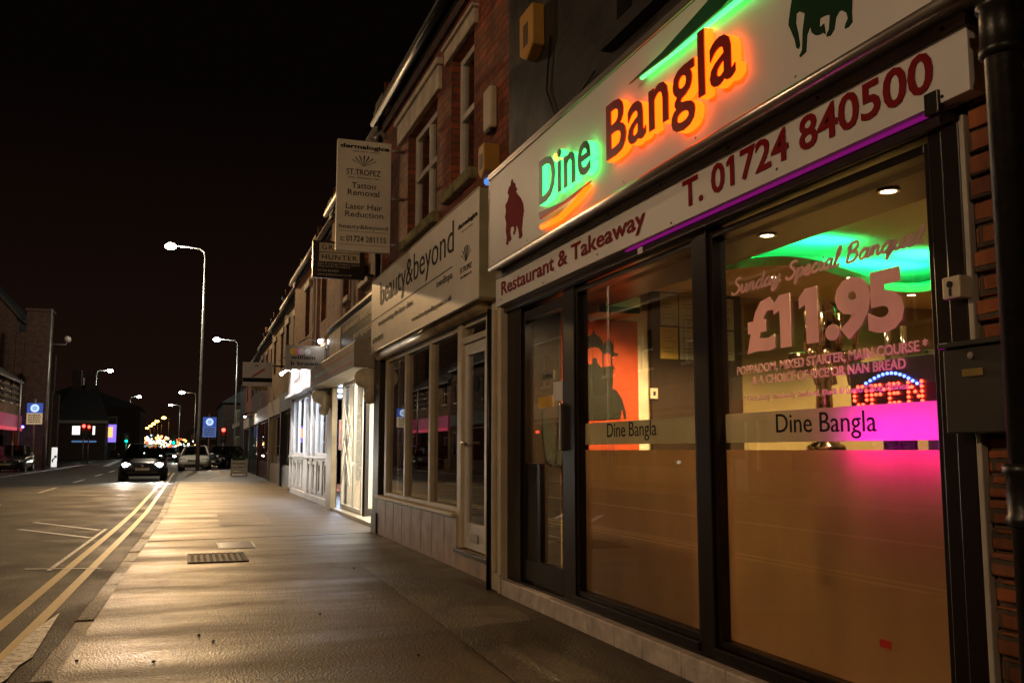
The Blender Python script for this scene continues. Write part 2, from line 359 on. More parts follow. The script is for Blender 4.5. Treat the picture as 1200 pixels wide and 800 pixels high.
def wall_open(mb, x0, x1, y0, y1, z0, z1, ops):
    """solid wall slab with real rectangular openings"""
    ys = sorted({y0, y1, *[o[0] for o in ops], *[o[1] for o in ops]}); zs = sorted({z0, z1, *[o[2] for o in ops], *[o[3] for o in ops]})
    ys = [y for y in ys if y0 <= y <= y1]; zs = [z for z in zs if z0 <= z <= z1]
    for a, b in zip(ys, ys[1:]):
        run = None
        for c, d in zip(zs, zs[1:]):
            hole = any(o[0] <= (a + b) / 2 <= o[1] and o[2] <= (c + d) / 2 <= o[3] for o in ops)
            if not hole: run = [run[0], d] if run else [c, d]
            if (hole or d == zs[-1]) and run:
                mb.box(x0, x1, a, b, *run); run = None
    return mb
def sash(parent, X, y0, y1, z0, z1, rail=None, fm=None, gm=None, w=.06, depth=.07, mull=()):
    """window: frame mesh > pane"""
    f = MB(); fm = fm or UPVC
    f.box(X, X + depth, y0, y0 + w, z0, z1).box(X, X + depth, y1 - w, y1, z0, z1).box(X + .002, X + depth, y0 + w, y1 - w, z0, z0 + w).box(X + .002, X + depth, y0 + w, y1 - w, z1 - w, z1)
    for q in mull: f.box(X + .003, X + depth, q - w / 2, q + w / 2, z0 + w, z1 - w)
    if rail: f.box(X - .004, X + depth, y0 + w, y1 - w, rail - w / 2, rail + w / 2)
    fr = f.build('window', fm, parent, bevel=.006)
    bx('pane', gm or GLASSD, fr, X + depth * .45, X + depth * .45 + .006, y0 + w - .01, y1 - w + .01, z0 + w - .01, z1 - w + .01, 0)
    return fr

# ================================================================== SETTING: ground, road, pavements
def sheet(name, pts, z, m, thick=0., kind='structure'):
    mb = MB()
    if thick: mb.prism([(x, y, z - thick) for x, y in pts], (0, 0, thick))
    else: mb.add([(x, y, z) for x, y in pts], [tuple(range(len(pts)))])
    o = mb.build(name, m); o['kind'] = kind
    if not thick:
        for p in o.data.polygons:
            if p.normal.z < 0: o.data.flip_normals(); break
    return o
RZ = -.07
sheet('ground', [(-900, -300), (900, -300), (900, 1500), (-900, 1500)], RZ - .03, GROUND)
sheet('road', [(-7.6, -30), (.2, -30), (.2, 58), (60, 58), (60, 70), (1.2, 70), (1.2, 160), (-20, 520), (-30, 520), (-7.6, 160)], RZ, ROAD)
kerb = [(-.86, -14), (-.70, 0), (-.579, 5.356), (-.44, 11.5), (-.264, 18.815), (-.17, 34), (-.11, 53.5), (.02, 55.6), (.35, 57.0), (.95, 57.7)]
SEAM = 12.95
def kx(y):
    for (a, b), (c, d) in zip(kerb, kerb[1:]):
        if b <= y <= d: return a + (c - a) * (y - b) / (d - b)
near = [(2.75, -14)] + [p for p in reversed(kerb) if p[1] < SEAM - .02][::-1]
near = [p for p in kerb if p[1] < SEAM] + [(kx(SEAM - .012), SEAM - .012), (2.75, SEAM + .3), (2.75, -14)]
sheet('pavement', near, 0, PAVE, .12)
far = [(kx(SEAM + .012), SEAM + .012)] + [p for p in kerb if p[1] > SEAM] + [(4.5, 57.9), (4.5, SEAM + .36), (2.75, SEAM + .325)]
sheet('pavement', far, .002, PAVE2, .12)
# kerb stones between pavement and gutter
mb = MB()
L = [p for p in kerb]
ks = [kx(y) for y in [ -13 + .92 * i for i in range(72)]]
for i in range(71):
    y0 = -13 + .92 * i; y1 = y0 + .912; a, b = kx(y0), kx(y1); j = random.uniform(-.006, .006)
    mb.prism([(a - .135, y0, RZ - .02), (a - .004, y0, RZ - .02), (b - .004, y1, RZ - .02), (b - .135, y1, RZ - .02)], (0, 0, .075 + j))
mb.build('kerb', KERB, bevel=.014)['kind'] = 'structure'
sheet('side_pavement', [(1.3, 70), (60, 70), (60, 160), (1.3, 160)], 0, PAVE2, .12)
sheet('opposite_pavement', [(-9.6, -30), (-7.6, -30), (-7.6, 160), (-9.6, 160)], 0, PAVE2, .12)

def mark(name, pts, m, up=.004): return tag(sheet(name, pts, RZ + up, m), kind='structure')
def strip(name, path, w, m, up=.004):
    l, r = [], []
    for i, (x, y) in enumerate(path):
        a = Vector(path[max(i - 1, 0)]); b = Vector(path[min(i + 1, len(path) - 1)]); t = (b - a).normalized()
        l.append((x - t.y * w / 2, y + t.x * w / 2)); r.append((x + t.y * w / 2, y - t.x * w / 2))
    mark(name, l + r[::-1], m, up)
ys = [0, 4, 8, 12, 16, 20, 26, 34, 42, 50, 54]
strip('yellow_line', [(kx(y) - .41, y) for y in ys], .085, YELLOW)
strip('yellow_line', [(kx(y) - .64, y) for y in ys], .085, YELLOW)
def g(u, v): return sz(u, v, RZ)
strip('white_line', [g(40, 612), g(116, 621)], .10, WHITEL); strip('white_line', [g(22, 620), g(106, 630)], .10, WHITEL)
strip('white_line', [g(28, 667), g(118, 666)], .05, WHITEL, .007); strip('white_line', [g(124, 620), g(57, 669)], .05, WHITEL2, .007)
mark('worn_white_patch', [g(-20, 815), g(8, 797), g(22, 781), g(38, 771), g(52, 748), g(60, 735), g(70, 719), g(52, 731), g(34, 744), g(20, 759), g(6, 772), g(-20, 795)], WHITEL2, .010)  # bright gutter reflection put into the colour as white paint
strip('white_line', [(-3.9, -5), (-3.9, 24)], .10, WHITEL)
for i in range(9): strip('white_dash', [(-3.9, 30 + i * 9), (-3.9, 34 + i * 9)], .12, WHITEL)
c = g(145, 545)
strip('arrow_marking', [g(122, 545), g(150, 545)], .16, WHITEL); strip('arrow_marking', [g(140, 539), g(124, 546)], .5, WHITEL, .008)
# ironwork in the pavement
def pv(u, v): return sz(u, v, 0)
a, b = pv(222, 660), pv(284, 648)
cov = thing('drain_cover', 'dark ribbed iron inspection cover set in the asphalt pavement', 'drain cover', ((a[0] + b[0]) / 2, (a[1] + b[1]) / 2, .003))
IRONR = mat('rusty_iron', (.014, .010, .007), .6, 0, var=.4, vs=30, spec=.2)
mb = MB().box(a[0], b[0], a[1], b[1], .003, .008); mb.build('plate', IRONR, cov)
mb = MB()
for i in range(9):
    for j in range(7):
        x = a[0] + .03 + (b[0] - a[0] - .06) * i / 8; y = a[1] + .05 + (b[1] - a[1] - .1) * j / 6
        mb.box(x - .017, x + .017, y - .03, y + .03, .0085, .014)
mb.build('stud_pattern', IRONR, cov)
mb = MB(); e = .02
mb.box(a[0] - e, b[0] + e, a[1] - e, a[1] - .003, .002, .014).box(a[0] - e, b[0] + e, b[1] + .003, b[1] + e, .002, .014).box(a[0] - e, a[0] - .003, a[1], b[1], .002, .014).box(b[0] + .003, b[0] + e, a[1], b[1], .002, .014)
mb.build('rim', IRONR, cov)
a, b = pv(258, 643), pv(293, 635)
cov2 = thing('drain_cover', 'smooth grey access cover with a pale edge beside the pavement seam', 'access cover', ((a[0] + b[0]) / 2, (a[1] + b[1]) / 2, .003))
MB().box(a[0], b[0], a[1], b[1], .003, .007).build('plate', mat('smooth_cover', (.10, .10, .10), .3, .3), cov2)
MB().box(b[0] + .003, b[0] + .03, a[1], b[1], .003, .008).box(a[0] - .02, a[0] - .003, a[1], b[1], .003, .008).build('rim', WHITET, cov2)
# repaired strips of asphalt along the shop fronts
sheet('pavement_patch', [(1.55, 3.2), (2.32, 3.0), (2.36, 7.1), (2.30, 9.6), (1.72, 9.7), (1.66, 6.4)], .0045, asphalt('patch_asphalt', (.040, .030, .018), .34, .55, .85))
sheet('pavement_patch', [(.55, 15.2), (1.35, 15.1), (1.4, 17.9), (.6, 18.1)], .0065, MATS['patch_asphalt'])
# small stones and litter on the pavement
for u, v in ((233, 745), (90, 775), (375, 720), (490, 768), (250, 752), (180, 776), (415, 666)):
    p = pv(u, v)
    st = MB().ball((p[0], p[1], .008), .011, 7, sq=(1, 1.4, .7)).build('pebble', KERB, smooth=True); tag(st, 'small loose pebble lying on the asphalt pavement', 'pebble', 'loose pebbles on the pavement')

# ================================================================== RESTAURANT
RB = thing('restaurant_building', 'brick restaurant with black painted upper wall and dark full height glazing', 'building', (2.5, 4, 0))
XG, XF = 2.56, 2.52        # glass and frame planes
def Y(u, X=XF, v=540): return sx(u, v, X)[0]
y0j, yd0, yd1, ym0, ym1, ym2, ym3, yw2 = Y(597), Y(612), Y(663), Y(676), Y(820), Y(837), Y(1111), Y(1148)
YEND = -3.2; YPARTY = 7.44
ZT, ZB = 2.262, .19
# upper wall, flank and pier
wl_ = MB(); wo = (sx(778, 0, 2.55)[0], sx(722, 38, 2.55)[0], 3.83, 5.6)
wo = (4.0, 5.28, 3.84, 5.6)
wall_open(wl_, 2.55, 2.85, YEND, YPARTY, 2.30, 8.0, [wo, (1.0, 2.3, 3.84, 5.6)])
wl_.box(2.85, 8.5, YPARTY - .25, YPARTY, 0, 8.0).box(2.85, 8.5, YEND, YEND + .25, 0, 8.0).box(8.5, 8.75, YEND, YPARTY, 0, 8.0)
wl_.box(2.85, 8.5, YEND + .25, YPARTY - .25, 7.8, 8.0)
wl_.build('wall', DARKWALL, RB)
for w in (wo, (1.0, 2.3, 3.84, 5.6)): sash(RB, 2.66, w[0], w[1], w[2], w[3], 4.7, mat('dark_timber', (.03, .022, .018), .5), GLASSD)
bx('window_sill', DARKWALL, RB, 2.47, 2.66, wo[0] - .1, wo[1] + .1, 3.74, 3.836)
# bricks of the pier, each course broken and uneven
pr = MB(); rnd = random.Random(3)
ya, yb = 2.22, yw2 - .045
for k in range(31):
    z0 = .0 + k * .083; dp = rnd.uniform(-.012, .012)
    cut = ya + (.11 if k % 2 else .0) + rnd.uniform(-.008, .008)
    for p0, p1 in ((ya - .12, cut - .006), (cut + .006, cut + .115), (cut + .127, yb)):
        if p1 - p0 > .02: pr.box(2.5 + rnd.uniform(-.012, .014), 2.85, p0, min(p1, yb), z0, z0 + .071 + rnd.uniform(-.004, .004))
pr.build('brick_pier', BRICKO, RB, bevel=.008)
MB().box(2.525, 2.84, ya - .13, yw2 - .0165, 0, 2.58).build('mortar', mat('crumbling_mortar', (.10, .07, .045), .9, var=.5, vs=14, bump=.8, bs=30), RB)
MB().box(2.5, 2.85, YEND, ya - .132, 0, 2.6).build('street_wall', BRICKD, RB)
bx('pier_trim', mat('grey_white_bead', (.42, .38, .32), .5), RB, 2.49, 2.52, yw2 - .04, yw2 - .018, .12, 2.3)
# step of grey blocks
st = MB(); yy = 2.3; rnd = random.Random(5)
while yy < 7.30:
    n_ = min(yy + rnd.uniform(.36, .44), 7.33); st.box(2.44, 2.60, yy, n_ - .007, -.02, .12); yy = n_
st.build('step', STEPT, RB, bevel=.006)
MB().box(2.455, 2.58, 2.28, 7.33, .0, .113).build('step_joint', mat('dark_joint', (.03, .025, .02), .9), RB)
MB().box(2.50, 2.62, yw2, y0j, .121, ZB - .05).build('threshold', ALUD, RB, bevel=.004)
# shopfront framing
fr = MB()
fr.box(XF - .02, XF + .09, yd0 - .01, y0j, .125, ZT + .06)              # left jamb
fr.box(XF - .015, XF + .09, ym0, yd1, .125, ZT + .02)                    # between door and window
fr.box(XF - .02, XF + .09, ym2, ym1, .125, ZT + .02)                     # mullion
fr.box(XF - .02, XF + .09, yw2 + .07, ym3, .125, ZT + .06).box(XF - .028, XF + .08, yw2 - .015, yw2 + .068, .125, ZT + .06)
fr.box(XF - .017, XF + .09, yw2 + .07, yd0, ZT + .022, 2.34)             # head
fr.build('shopfront_frame', ALUD, RB, bevel=.006)
MB().box(XF - .05, XF - .022, yw2, y0j, 2.285, 2.325).build('shutter_rail', mat('shutter_rail', (.06, .045, .04), .3, .5), RB, bevel=.004)
def wframe(y0, y1):
    f = MB(); w = .035
    f.box(XF - .005, XF + .075, y0, y0 + w, ZB, ZT).box(XF - .005, XF + .075, y1 - w, y1, ZB, ZT)
    f.box(XF - .003, XF + .075, y0 + w, y1 - w, ZT - w, ZT).box(XF - .03, XF + .075, y0 + w * 0, y1, ZB - .045, ZB - .003).box(XF - .003, XF + .075, y0 + w, y1 - w, ZB, ZB + w)
    return f.build('window', ALUD, RB, bevel=.004)
w1 = wframe(ym1, ym0 - .001); w2 = wframe(ym3, ym2 - .001)
def glazing(w, y0, y1):
    bx('pane', GLASS, w, XG, XG + .006, y0 + .02, y1 - .02, ZB + .02, ZT - .02, 0)
    zt, zb, zg = sx(973, 477, XG)[1], sx(973, 517, XG)[1], sx(973, 527, XG)[1]
    bx('frosted_band', FILM, w, XG + .009, XG + .011, y0 + .03, y1 - .03, zb, zt, 0)
    bx('frosted_film', FILM2, w, XG + .009, XG + .011, y0 + .03, y1 - .03, ZB + .03, zg, 0)
glazing(w1, ym1, ym0); glazing(w2, ym3, ym2)
XL = XG - .004
def wtext(body, m, w, pl, prt, cap_px=None, cap=None, **k):
    a = sx(*pl, XL); b = sx(*prt, XL)
    if cap is None: cap = sx(pl[0], pl[1] - cap_px, XL)[1] - a[1]
    return ftext(body, m, w, XL, a[0], b[0], a[1], cap, slope=b[1] - a[1], thick=.002, **k)
wtext('Dine Bangla', BLACKT, w1, (711.7, 512), (769.5, 509.5), 16, bold=.0)
wtext('Dine Bangla', BLACKT, w2, (910, 506.5), (1027.6, 505), 21.5, bold=.0)
wtext('£11.95', PINKT, w2, (876, 410), (1061, 380), 55, bold=.05, space=.93)
wtext('POPPADOM, MIXED STARTER, MAIN COURSE *', PINKT, w2, (864, 439.5), (1088, 409.5), 9.5, bold=.022)
wtext('& A CHOICE OF RICE OR NAN BREAD', PINKT, w2, (882, 450.5), (1062, 431), 9.5, bold=.022)
wtext('* Excluding Tandoori, Seafood, Duck & Lamb Chop Dishes', PINKT, w2, (873, 469.5), (1065, 455), 6, bold=.015)
# brush script for the offer line, stroke by stroke
GL = {'S': ([[(.62, .85), (.5, .98), (.3, .95), (.2, .78), (.35, .6), (.52, .42), (.5, .15), (.3, 0), (.08, .05), (0, .2)]], .66),
 'u': ([[(0, .1), (.12, .5), (.1, .15), (.2, 0), (.36, .12), (.45, .5), (.43, .1), (.52, 0), (.62, .1)]], .6),
 'n': ([[(0, .1), (.1, .5), (.1, 0)], [(.1, .25), (.25, .48), (.36, .42), (.34, .1), (.42, 0), (.54, .1)]], .54),
 'd': ([[(.42, .4), (.25, .5), (.06, .3), (.08, .05), (.22, 0), (.4, .2), (.48, .95)], [(.46, .6), (.42, .1), (.5, 0), (.62, .1)]], .6),
 'a': ([[(.4, .42), (.25, .5), (.06, .3), (.08, .05), (.2, 0), (.36, .15), (.44, .5), (.4, .1), (.48, 0), (.6, .1)]], .58),
 'y': ([[(0, .1), (.1, .5), (.1, .2), (.2, .08), (.35, .2), (.44, .5), (.36, -.1), (.22, -.38), (.05, -.33), (.12, -.12), (.56, .1)]], .55),
 'p': ([[(0, .1), (.12, .5), (.02, -.42)], [(.08, .2), (.2, .46), (.36, .46), (.4, .25), (.28, .02), (.1, .06)], [(.28, .02), (.5, .1)]], .5),
 'e': ([[(0, .1), (.14, .2), (.32, .32), (.32, .45), (.2, .5), (.06, .3), (.1, .06), (.25, 0), (.46, .12)]], .45),
 'c': ([[(.34, .4), (.22, .5), (.06, .3), (.08, .06), (.22, 0), (.44, .12)]], .42),
 'i': ([[(0, .1), (.14, .5), (.1, .1), (.18, 0), (.3, .1)], [(.18, .68), (.2, .74)]], .3),
 'l': ([[(0, .1), (.2, .6), (.26, .95), (.18, 1), (.1, .6), (.08, .1), (.18, 0), (.32, .1)]], .32),
 'B': ([[(.15, .95), (.1, .4), (.04, 0)], [(.0, .75), (.2, 1), (.45, 1), (.52, .8), (.4, .6), (.18, .53)], [(.3, .55), (.52, .45), (.55, .2), (.38, .02), (.1, 0)]], .68),
 'q': ([[(.4, .42), (.25, .5), (.06, .3), (.08, .05), (.2, 0), (.36, .15), (.44, .5), (.36, -.42)], [(.37, -.2), (.56, .1)]], .55),
 't': ([[(0, .1), (.2, .5), (.24, .85), (.14, .3), (.12, .08), (.2, 0), (.36, .1)], [(.05, .55), (.36, .58)]], .36), ' ': ([], .34)}
def spline(p, n=6):
    if len(p) < 3: return p
    q = [p[0]] + p + [p[-1]]; out = []
    for i in range(1, len(q) - 2):
        for k in range(n):
            t = k / n; a, b, c_, d = q[i - 1], q[i], q[i + 1], q[i + 2]
            out.append(tuple(.5 * (2 * b[j] + (c_[j] - a[j]) * t + (2 * a[j] - 5 * b[j] + 4 * c_[j] - d[j]) * t * t + (3 * b[j] - a[j] - 3 * c_[j] + d[j]) * t ** 3) for j in range(2)))
    return out + [p[-1]]
def script(body, X, pl, prt, cap, w, m, parent):
    a, b = sx(*pl, X), sx(*prt, X); tot = sum(GL[ch][1] for ch in body); k = (a[0] - b[0]) / tot; mb = MB(); x = 0
    for ch in body:
        for stk in GL[ch][0]:
            pts = []
            for px, py in spline(stk):
                s_ = (x + px + .22 * py) * k; pts.append((X, a[0] - s_, a[1] + py * cap + (b[1] - a[1]) * (s_ / (a[0] - b[0]))))
            mb.tube(pts, [w * (.6 + .5 * min(1, abs(pts[min(i + 1, len(pts) - 1)][2] - pts[max(i - 1, 0)][2]) / .02)) for i in range(len(pts))], 8)
        x += GL[ch][1]
    mb.v = [(X + (v[0] - X) * .15, v[1], v[2]) for v in mb.v]
    return mb.build('lettering', m, parent, smooth=True)
script('Sunday Special Banquet', XL, (857, 346), (1082, 283), .075, .0105, PINKT, w2)
# red and white sticker low in the right window
stk = bx('sticker', mat('red_sticker', (.5, .02, .02), .4), w2, XL - .002, XL, *sorted((sx(1033, 794, XL)[0], sx(1046, 794, XL)[0])), .40, .43, 0)
# door: dark frame, glass, kick rail, handle, notices
D = MB(); w = .055
a, b = yd1 + .001, yd0 - .012
D.box(XF, XF + .06, a, a + w, ZB - .03, ZT - .02).box(XF, XF + .06, b - w, b, ZB - .03, ZT - .02).box(XF + .002, XF + .06, a + w, b - w, ZT - .1, ZT - .02).box(XF + .002, XF + .06, a + w, b - w, ZB - .03, ZB + .13)
D.box(XF + .01, XF + .05, b - .36, b - w, ZB + .13, 1.05)
door = D.build('door', ALUD, RB, bevel=.005)
bx('pane', GLASS, door, XG, XG + .006, a + w, b - w, ZB + .13, ZT - .1, 0)
bx('handle', ALU, door, XF - .035, XF - .003, a + .012, a + .04, sx(662, 528, XF)[1], sx(662, 456 + 20, XF)[1] + .02, .006)
for (u0, v0, u1, v1, m_) in ((634, 433, 649, 447, mat('notice_grey', (.30, .27, .22), .5)), (631, 463, 648, 478, mat('notice_yellow', (.72, .42, .06), .5)), (649, 446, 660, 470, WHITET)):
    p, q = sx(u0, v1, XL), sx(u1, v0, XL)
    bx('notice', m_, door, XL - .002, XL, q[0], p[0], p[1], q[1], 0)
a_, b_ = sx(636, 444, XL - .003), sx(647, 442, XL - .003); ftext('OPEN', BLACKT, door, XL - .003, a_[0], b_[0], a_[1], .03, bold=.02, thick=.001)
# timber pilaster between the two shops
PL = thing('shop_pilaster', 'narrow weathered cream timber pilaster at the restaurant corner', 'pilaster', (2.5, 7.5, 0))
MB().box(2.44, 2.6, y0j + .002, Y(584, 2.44), .0, 2.33).box(2.46, 2.6, Y(584, 2.44) + .004, Y(576, 2.46), 0, 2.4).box(2.43, 2.6, y0j - .0, Y(583, 2.43), .0, .16).build('post', CREAMP, PL, bevel=.008)
MB().box(2.43, 2.458, Y(581, 2.45), Y(579.2, 2.45), .16, 2.33).build('moulding', CREAMP, PL, bevel=.004)
MB().tube([(2.43, Y(573, 2.43), 0), (2.43, Y(573, 2.43), 2.35)], .022, 8).build('pipe', IRON, PL, smooth=True)

# ---- main illuminated fascia sign
XS = 2.30
SG = thing('fascia_sign', 'large pale fascia sign with glowing green and red raised letters', 'shop sign', (XS, 4.7, 3.0))
ZSB, ZST = sx(573.5, 317.5, XS)[1], 3.376
YSL, YSR = 7.20, 1.9
bx('panel', WPANEL, SG, XS, 2.54, YSR, YSL, ZSB + .03, ZST, .004)
MB().tube([(XS + .012, YSR - .01, ZSB + .014), (XS + .012, YSL + .01, ZSB + .014)], .024, 12).build('bottom_bead', ALU, SG, smooth=True)
MB().box(XS - .012, 2.54, YSR - .01, YSL + .01, ZST + .002, ZST + .03).box(XS - .012, XS - .002, YSR - .01, YSL + .01, ZST - .02, ZST + .001).build('top_trim', ALU, SG, bevel=.003)
MB().box(XS - .006, 2.54, YSL + .001, YSL + .014, ZSB, ZST).build('end_cap', ALU, SG, bevel=.003)
for k in range(7): MB().lathe((XS - .001, YSR + .4 + k * .8, ZSB + .06), [(.006, 0), (.005, -.004)], 8, axis='x').build('screw', ALU, SG)
def S(u, v): return sx(u, v, XS)
def glow_word(body, pl, prt, cap_px, face, tube, bold_f, bold_t):
    a, b = sx(*pl, XS - .06), sx(*prt, XS - .06); cap = sx(pl[0], pl[1] - cap_px, XS - .06)[1] - a[1]
    o = ftext(body, face, SG, XS - .056, a[0], b[0], a[1], cap, bold=bold_f, thick=.006, name='letter_faces', space=1.04)
    ftext(body, tube, SG, XS - .010, a[0] + .006, b[0] - .006, a[1], cap, bold=bold_t, thick=.044, name='letter_light', space=1.04)
    return o
glow_word('Dine', (632, 240), (692, 207), 50, GREENF, LED_G, .012, .012)
glow_word('Bangla', (711, 188), (862, 91), 63, REDF, LED_R, .012, .016)
d_ = S(657, 186); MB().lathe((XS - .03, d_[0], d_[1]), [(.03, 0), (.03, -.012)], 14, axis='x').build('letter_light', LED_D, SG)
def blade(pts, tubepts, face, tube, wr):
    o = MB().prism([(XS - .055, *sx(u, v, XS - .055)) for u, v in pts], (.012, 0, 0)); o.build('swoosh', face, SG)
    MB().tube([(XS - .03, *sx(u, v, XS - .03)) for u, v in tubepts], wr, 8).build('swoosh_light', tube, SG, smooth=True)
blade([(631, 249), (660, 236), (692, 212), (671, 231), (650, 246), (632, 257)], [(635, 266), (655, 256.5), (674, 238), (690, 217)], REDF, LED_R, .019)
blade([(736, 99), (775, 62), (850, -22), (905, -75), (880, -30), (845, 10), (780, 66)], [(752, 91), (800, 54), (864, 2), (905, -30)], GREENF, LED_G, .013)
def emblem(pts, m): MB().prism([(XS - .003, *S(u, v)) for u, v in pts], (.0025, 0, 0)).build('elephant_emblem', m, SG)
z2 = lambda L_, x0, y0, k: [(x0 + a / k, y0 + b / k) for a, b in L_]
emblem(z2([(135, 165), (140, 180), (147, 183), (148, 195), (155, 205), (150, 215), (158, 228), (168, 240), (178, 262), (181, 290), (176, 322), (175, 340), (172, 362), (175, 385), (170, 397), (160, 398), (162, 385), (158, 360), (152, 345), (150, 365), (143, 385), (138, 380), (143, 362), (140, 350), (130, 355), (127, 375), (132, 400), (124, 412), (120, 405), (120, 423), (111, 423), (114, 395), (110, 370), (112, 340), (107, 315), (111, 290), (108, 270), (118, 250), (122, 232), (117, 220), (122, 200), (129, 190), (130, 178)], 560, 160, 3.333), REDL)
emblem(z2([(300, 95), (312, 10), (330, -70), (380, -120), (440, -170), (520, -165), (580, -120), (600, -60), (597, 0), (594, 60), (597, 105), (580, 128), (562, 137), (565, 115), (577, 88), (570, 62), (548, 50), (535, 55), (520, 85), (512, 140), (495, 168), (476, 174), (478, 158), (488, 140), (492, 70), (470, 75), (445, 88), (444, 130), (465, 112), (472, 162), (460, 155), (440, 165), (425, 167), (408, 155), (400, 125), (385, 165), (380, 245), (352, 270), (350, 262), (362, 235), (365, 145), (375, 65), (350, 55), (335, 65), (332, 110), (345, 165), (352, 215), (345, 232), (335, 225), (328, 190), (310, 145), (298, 120)], 850, 0, 4.0), GREENL)

# ---- lower fascia strip
XB = 2.42
SL = thing('fascia_sign', 'long white fascia strip with dark red telephone number and words', 'shop sign', (XB, 4.7, 2.45))
YL0, YL1 = sx(1134, 60, XB)[0], sx(581, 340, XB)[0]
zb_, zt_ = 2.338, sx(581, 322, XB)[1]
bx('panel', WPANEL, SL, XB, 2.5, YL0, YL1, zb_, zt_ - .045, .003)
MB().box(XB - .004, 2.5, YL0, YL1, zt_ - .043, zt_ + .0).build('top_trim', TRIMTAN, SL, bevel=.003)
MB().box(XB + .02, 2.54, YL0, YL1, zt_ + .003, ZSB - .012).build('backing_strip', mat('dark_tan_trim', (.12, .085, .06), .4, .3), SL)
for k in range(8): MB().lathe((XB - .004, YL0 + .1 + k * .68, zt_ - .02), [(.009, 0), (.007, -.006)], 8, axis='x').build('screw', IRON, SL)
for k in range(6): MB().lathe((XB, YL0 + .12 + k * .96, zb_ + .02 + .02 * (k % 2)), [(.007, 0), (.005, -.004)], 8, axis='x').build('screw', IRON, SL)
B_ = lambda u, v: sx(u, v, XB)
a, b = B_(588, 344), B_(757, 268); ftext('Restaurant & Takeaway', REDL, SL, XB - .003, a[0], b[0], 2.415, .108, bold=.014, thick=.0025)
a, b = B_(801, 242), B_(1095, 100); ftext('T. 01724 840500', REDL, SL, XB - .003, a[0], b[0], 2.404, .142, bold=.018, thick=.0025)
p = B_(1093, 121); bx('clip', BLACKF, SL, XB - .012, XB + .02, p[0] - .035, p[0] + .03, zb_ - .03, zb_ + .05, .004)
p = B_(742, 298); bx('maker_plate', WHITET, RB, XF - .056, XF - .052, p[0] - .03, p[0] + .03, 2.285, 2.322, .001)
LS = thing('led_strip', 'thin magenta light strip under the white fascia strip', 'light strip', (XB, 3.6, 2.31))
MB().box(XB + .03, XB + .045, YL0 + .22, 5.0, 2.328, 2.336).build('tube', MAG, LS)
MB().box(XB + .047, XB + .06, YL0 + .1, YL1, 2.326, 2.3375).build('channel', ALU, LS)

# ---- fittings on the pier
LB = thing('letterbox', 'dark grey wall letterbox with small brass plate beside the window', 'letterbox', (2.4, 2.46, 1.2))
q0, q1 = sx(1104, 405, 2.42), sx(1112, 508, 2.42); r1 = sx(1174, 396, 2.42)
ly1, ly0, lz0, lz1 = q0[0], r1[0], q1[1], q0[1]
LBM = mat('letterbox_metal', (.045, .038, .030), .42, .3, var=.2)
bx('body', LBM, LB, 2.42, 2.495, ly0, ly1, lz0, lz1 - .015, .006)
MB().box(2.405, 2.495, ly0 - .008, ly1 + .008, lz1 - .013, lz1 + .006).build('lid', LBM, LB, bevel=.004)
cy = (ly0 + ly1) / 2
bx('name_plate', mat('brass', (.45, .32, .10), .35, .8), LB, 2.416, 2.419, cy - .045, cy + .04, lz0 + .185, lz0 + .21, .001)
MB().lathe((2.419, cy + .0, lz1 - .045), [(.014, 0), (.012, -.006), (.004, -.007)], 12, axis='x').build('lock', ALU, LB)
KB = thing('key_switch_box', 'small white shutter key switch on the dark window jamb', 'key switch', (2.45, 2.5, 1.74))
q0, q1, r1 = sx(1103, 326, 2.44), sx(1104, 352, 2.44), sx(1124, 326, 2.44)
bx('body', WBOX, KB, 2.44, 2.498, r1[0], q0[0], q1[1], q0[1], .006)
ky, kz = (q0[0] + r1[0]) / 2, (q0[1] + q1[1]) / 2
MB().lathe((2.4385, ky, kz + .01), [(.012, 0), (.012, -.005)], 10, axis='x').build('lock', IRON, KB); bx('key_slot', IRON, KB, 2.434, 2.438, ky - .005, ky + .005, kz - .03, kz - .004, .001)
# cast iron downpipe
DP = thing('downpipe', 'thick black cast iron downpipe in front of the brick pier', 'downpipe', (2.38, 2.2, 0))
pa, pb = sx(1166, 300, 2.40)[0], sx(1212, 300, 2.40)[0]; pc, pr_ = (pa + pb) / 2, abs(pa - pb) / 2 * .95
pc = pa - .095
MB().tube([(2.38, pc, 0), (2.38, pc, 6.5)], .055, 20).build('pipe', IRON, DP, smooth=True)
for z in (1.02, 2.47, 4.3): MB().lathe((2.38, pc, z), [(.057, -.10), (.070, -.09), (.070, -.07), (.064, -.06), (.064, .05), (.074, .06), (.074, .085), (.057, .09)], 20).build('collar', IRON, DP, smooth=True)
for z in (1.0, 2.46): MB().box(2.40, 2.5, pc - .11, pc + .11, z - .02, z + .02).build('bracket', IRON, DP, bevel=.004)
MB().tube([(2.45, pc + .045, 0), (2.45, pc + .045, 1.0)], .014, 8).build('conduit', mat('grey_conduit', (.30, .26, .22), .5), DP, smooth=True)

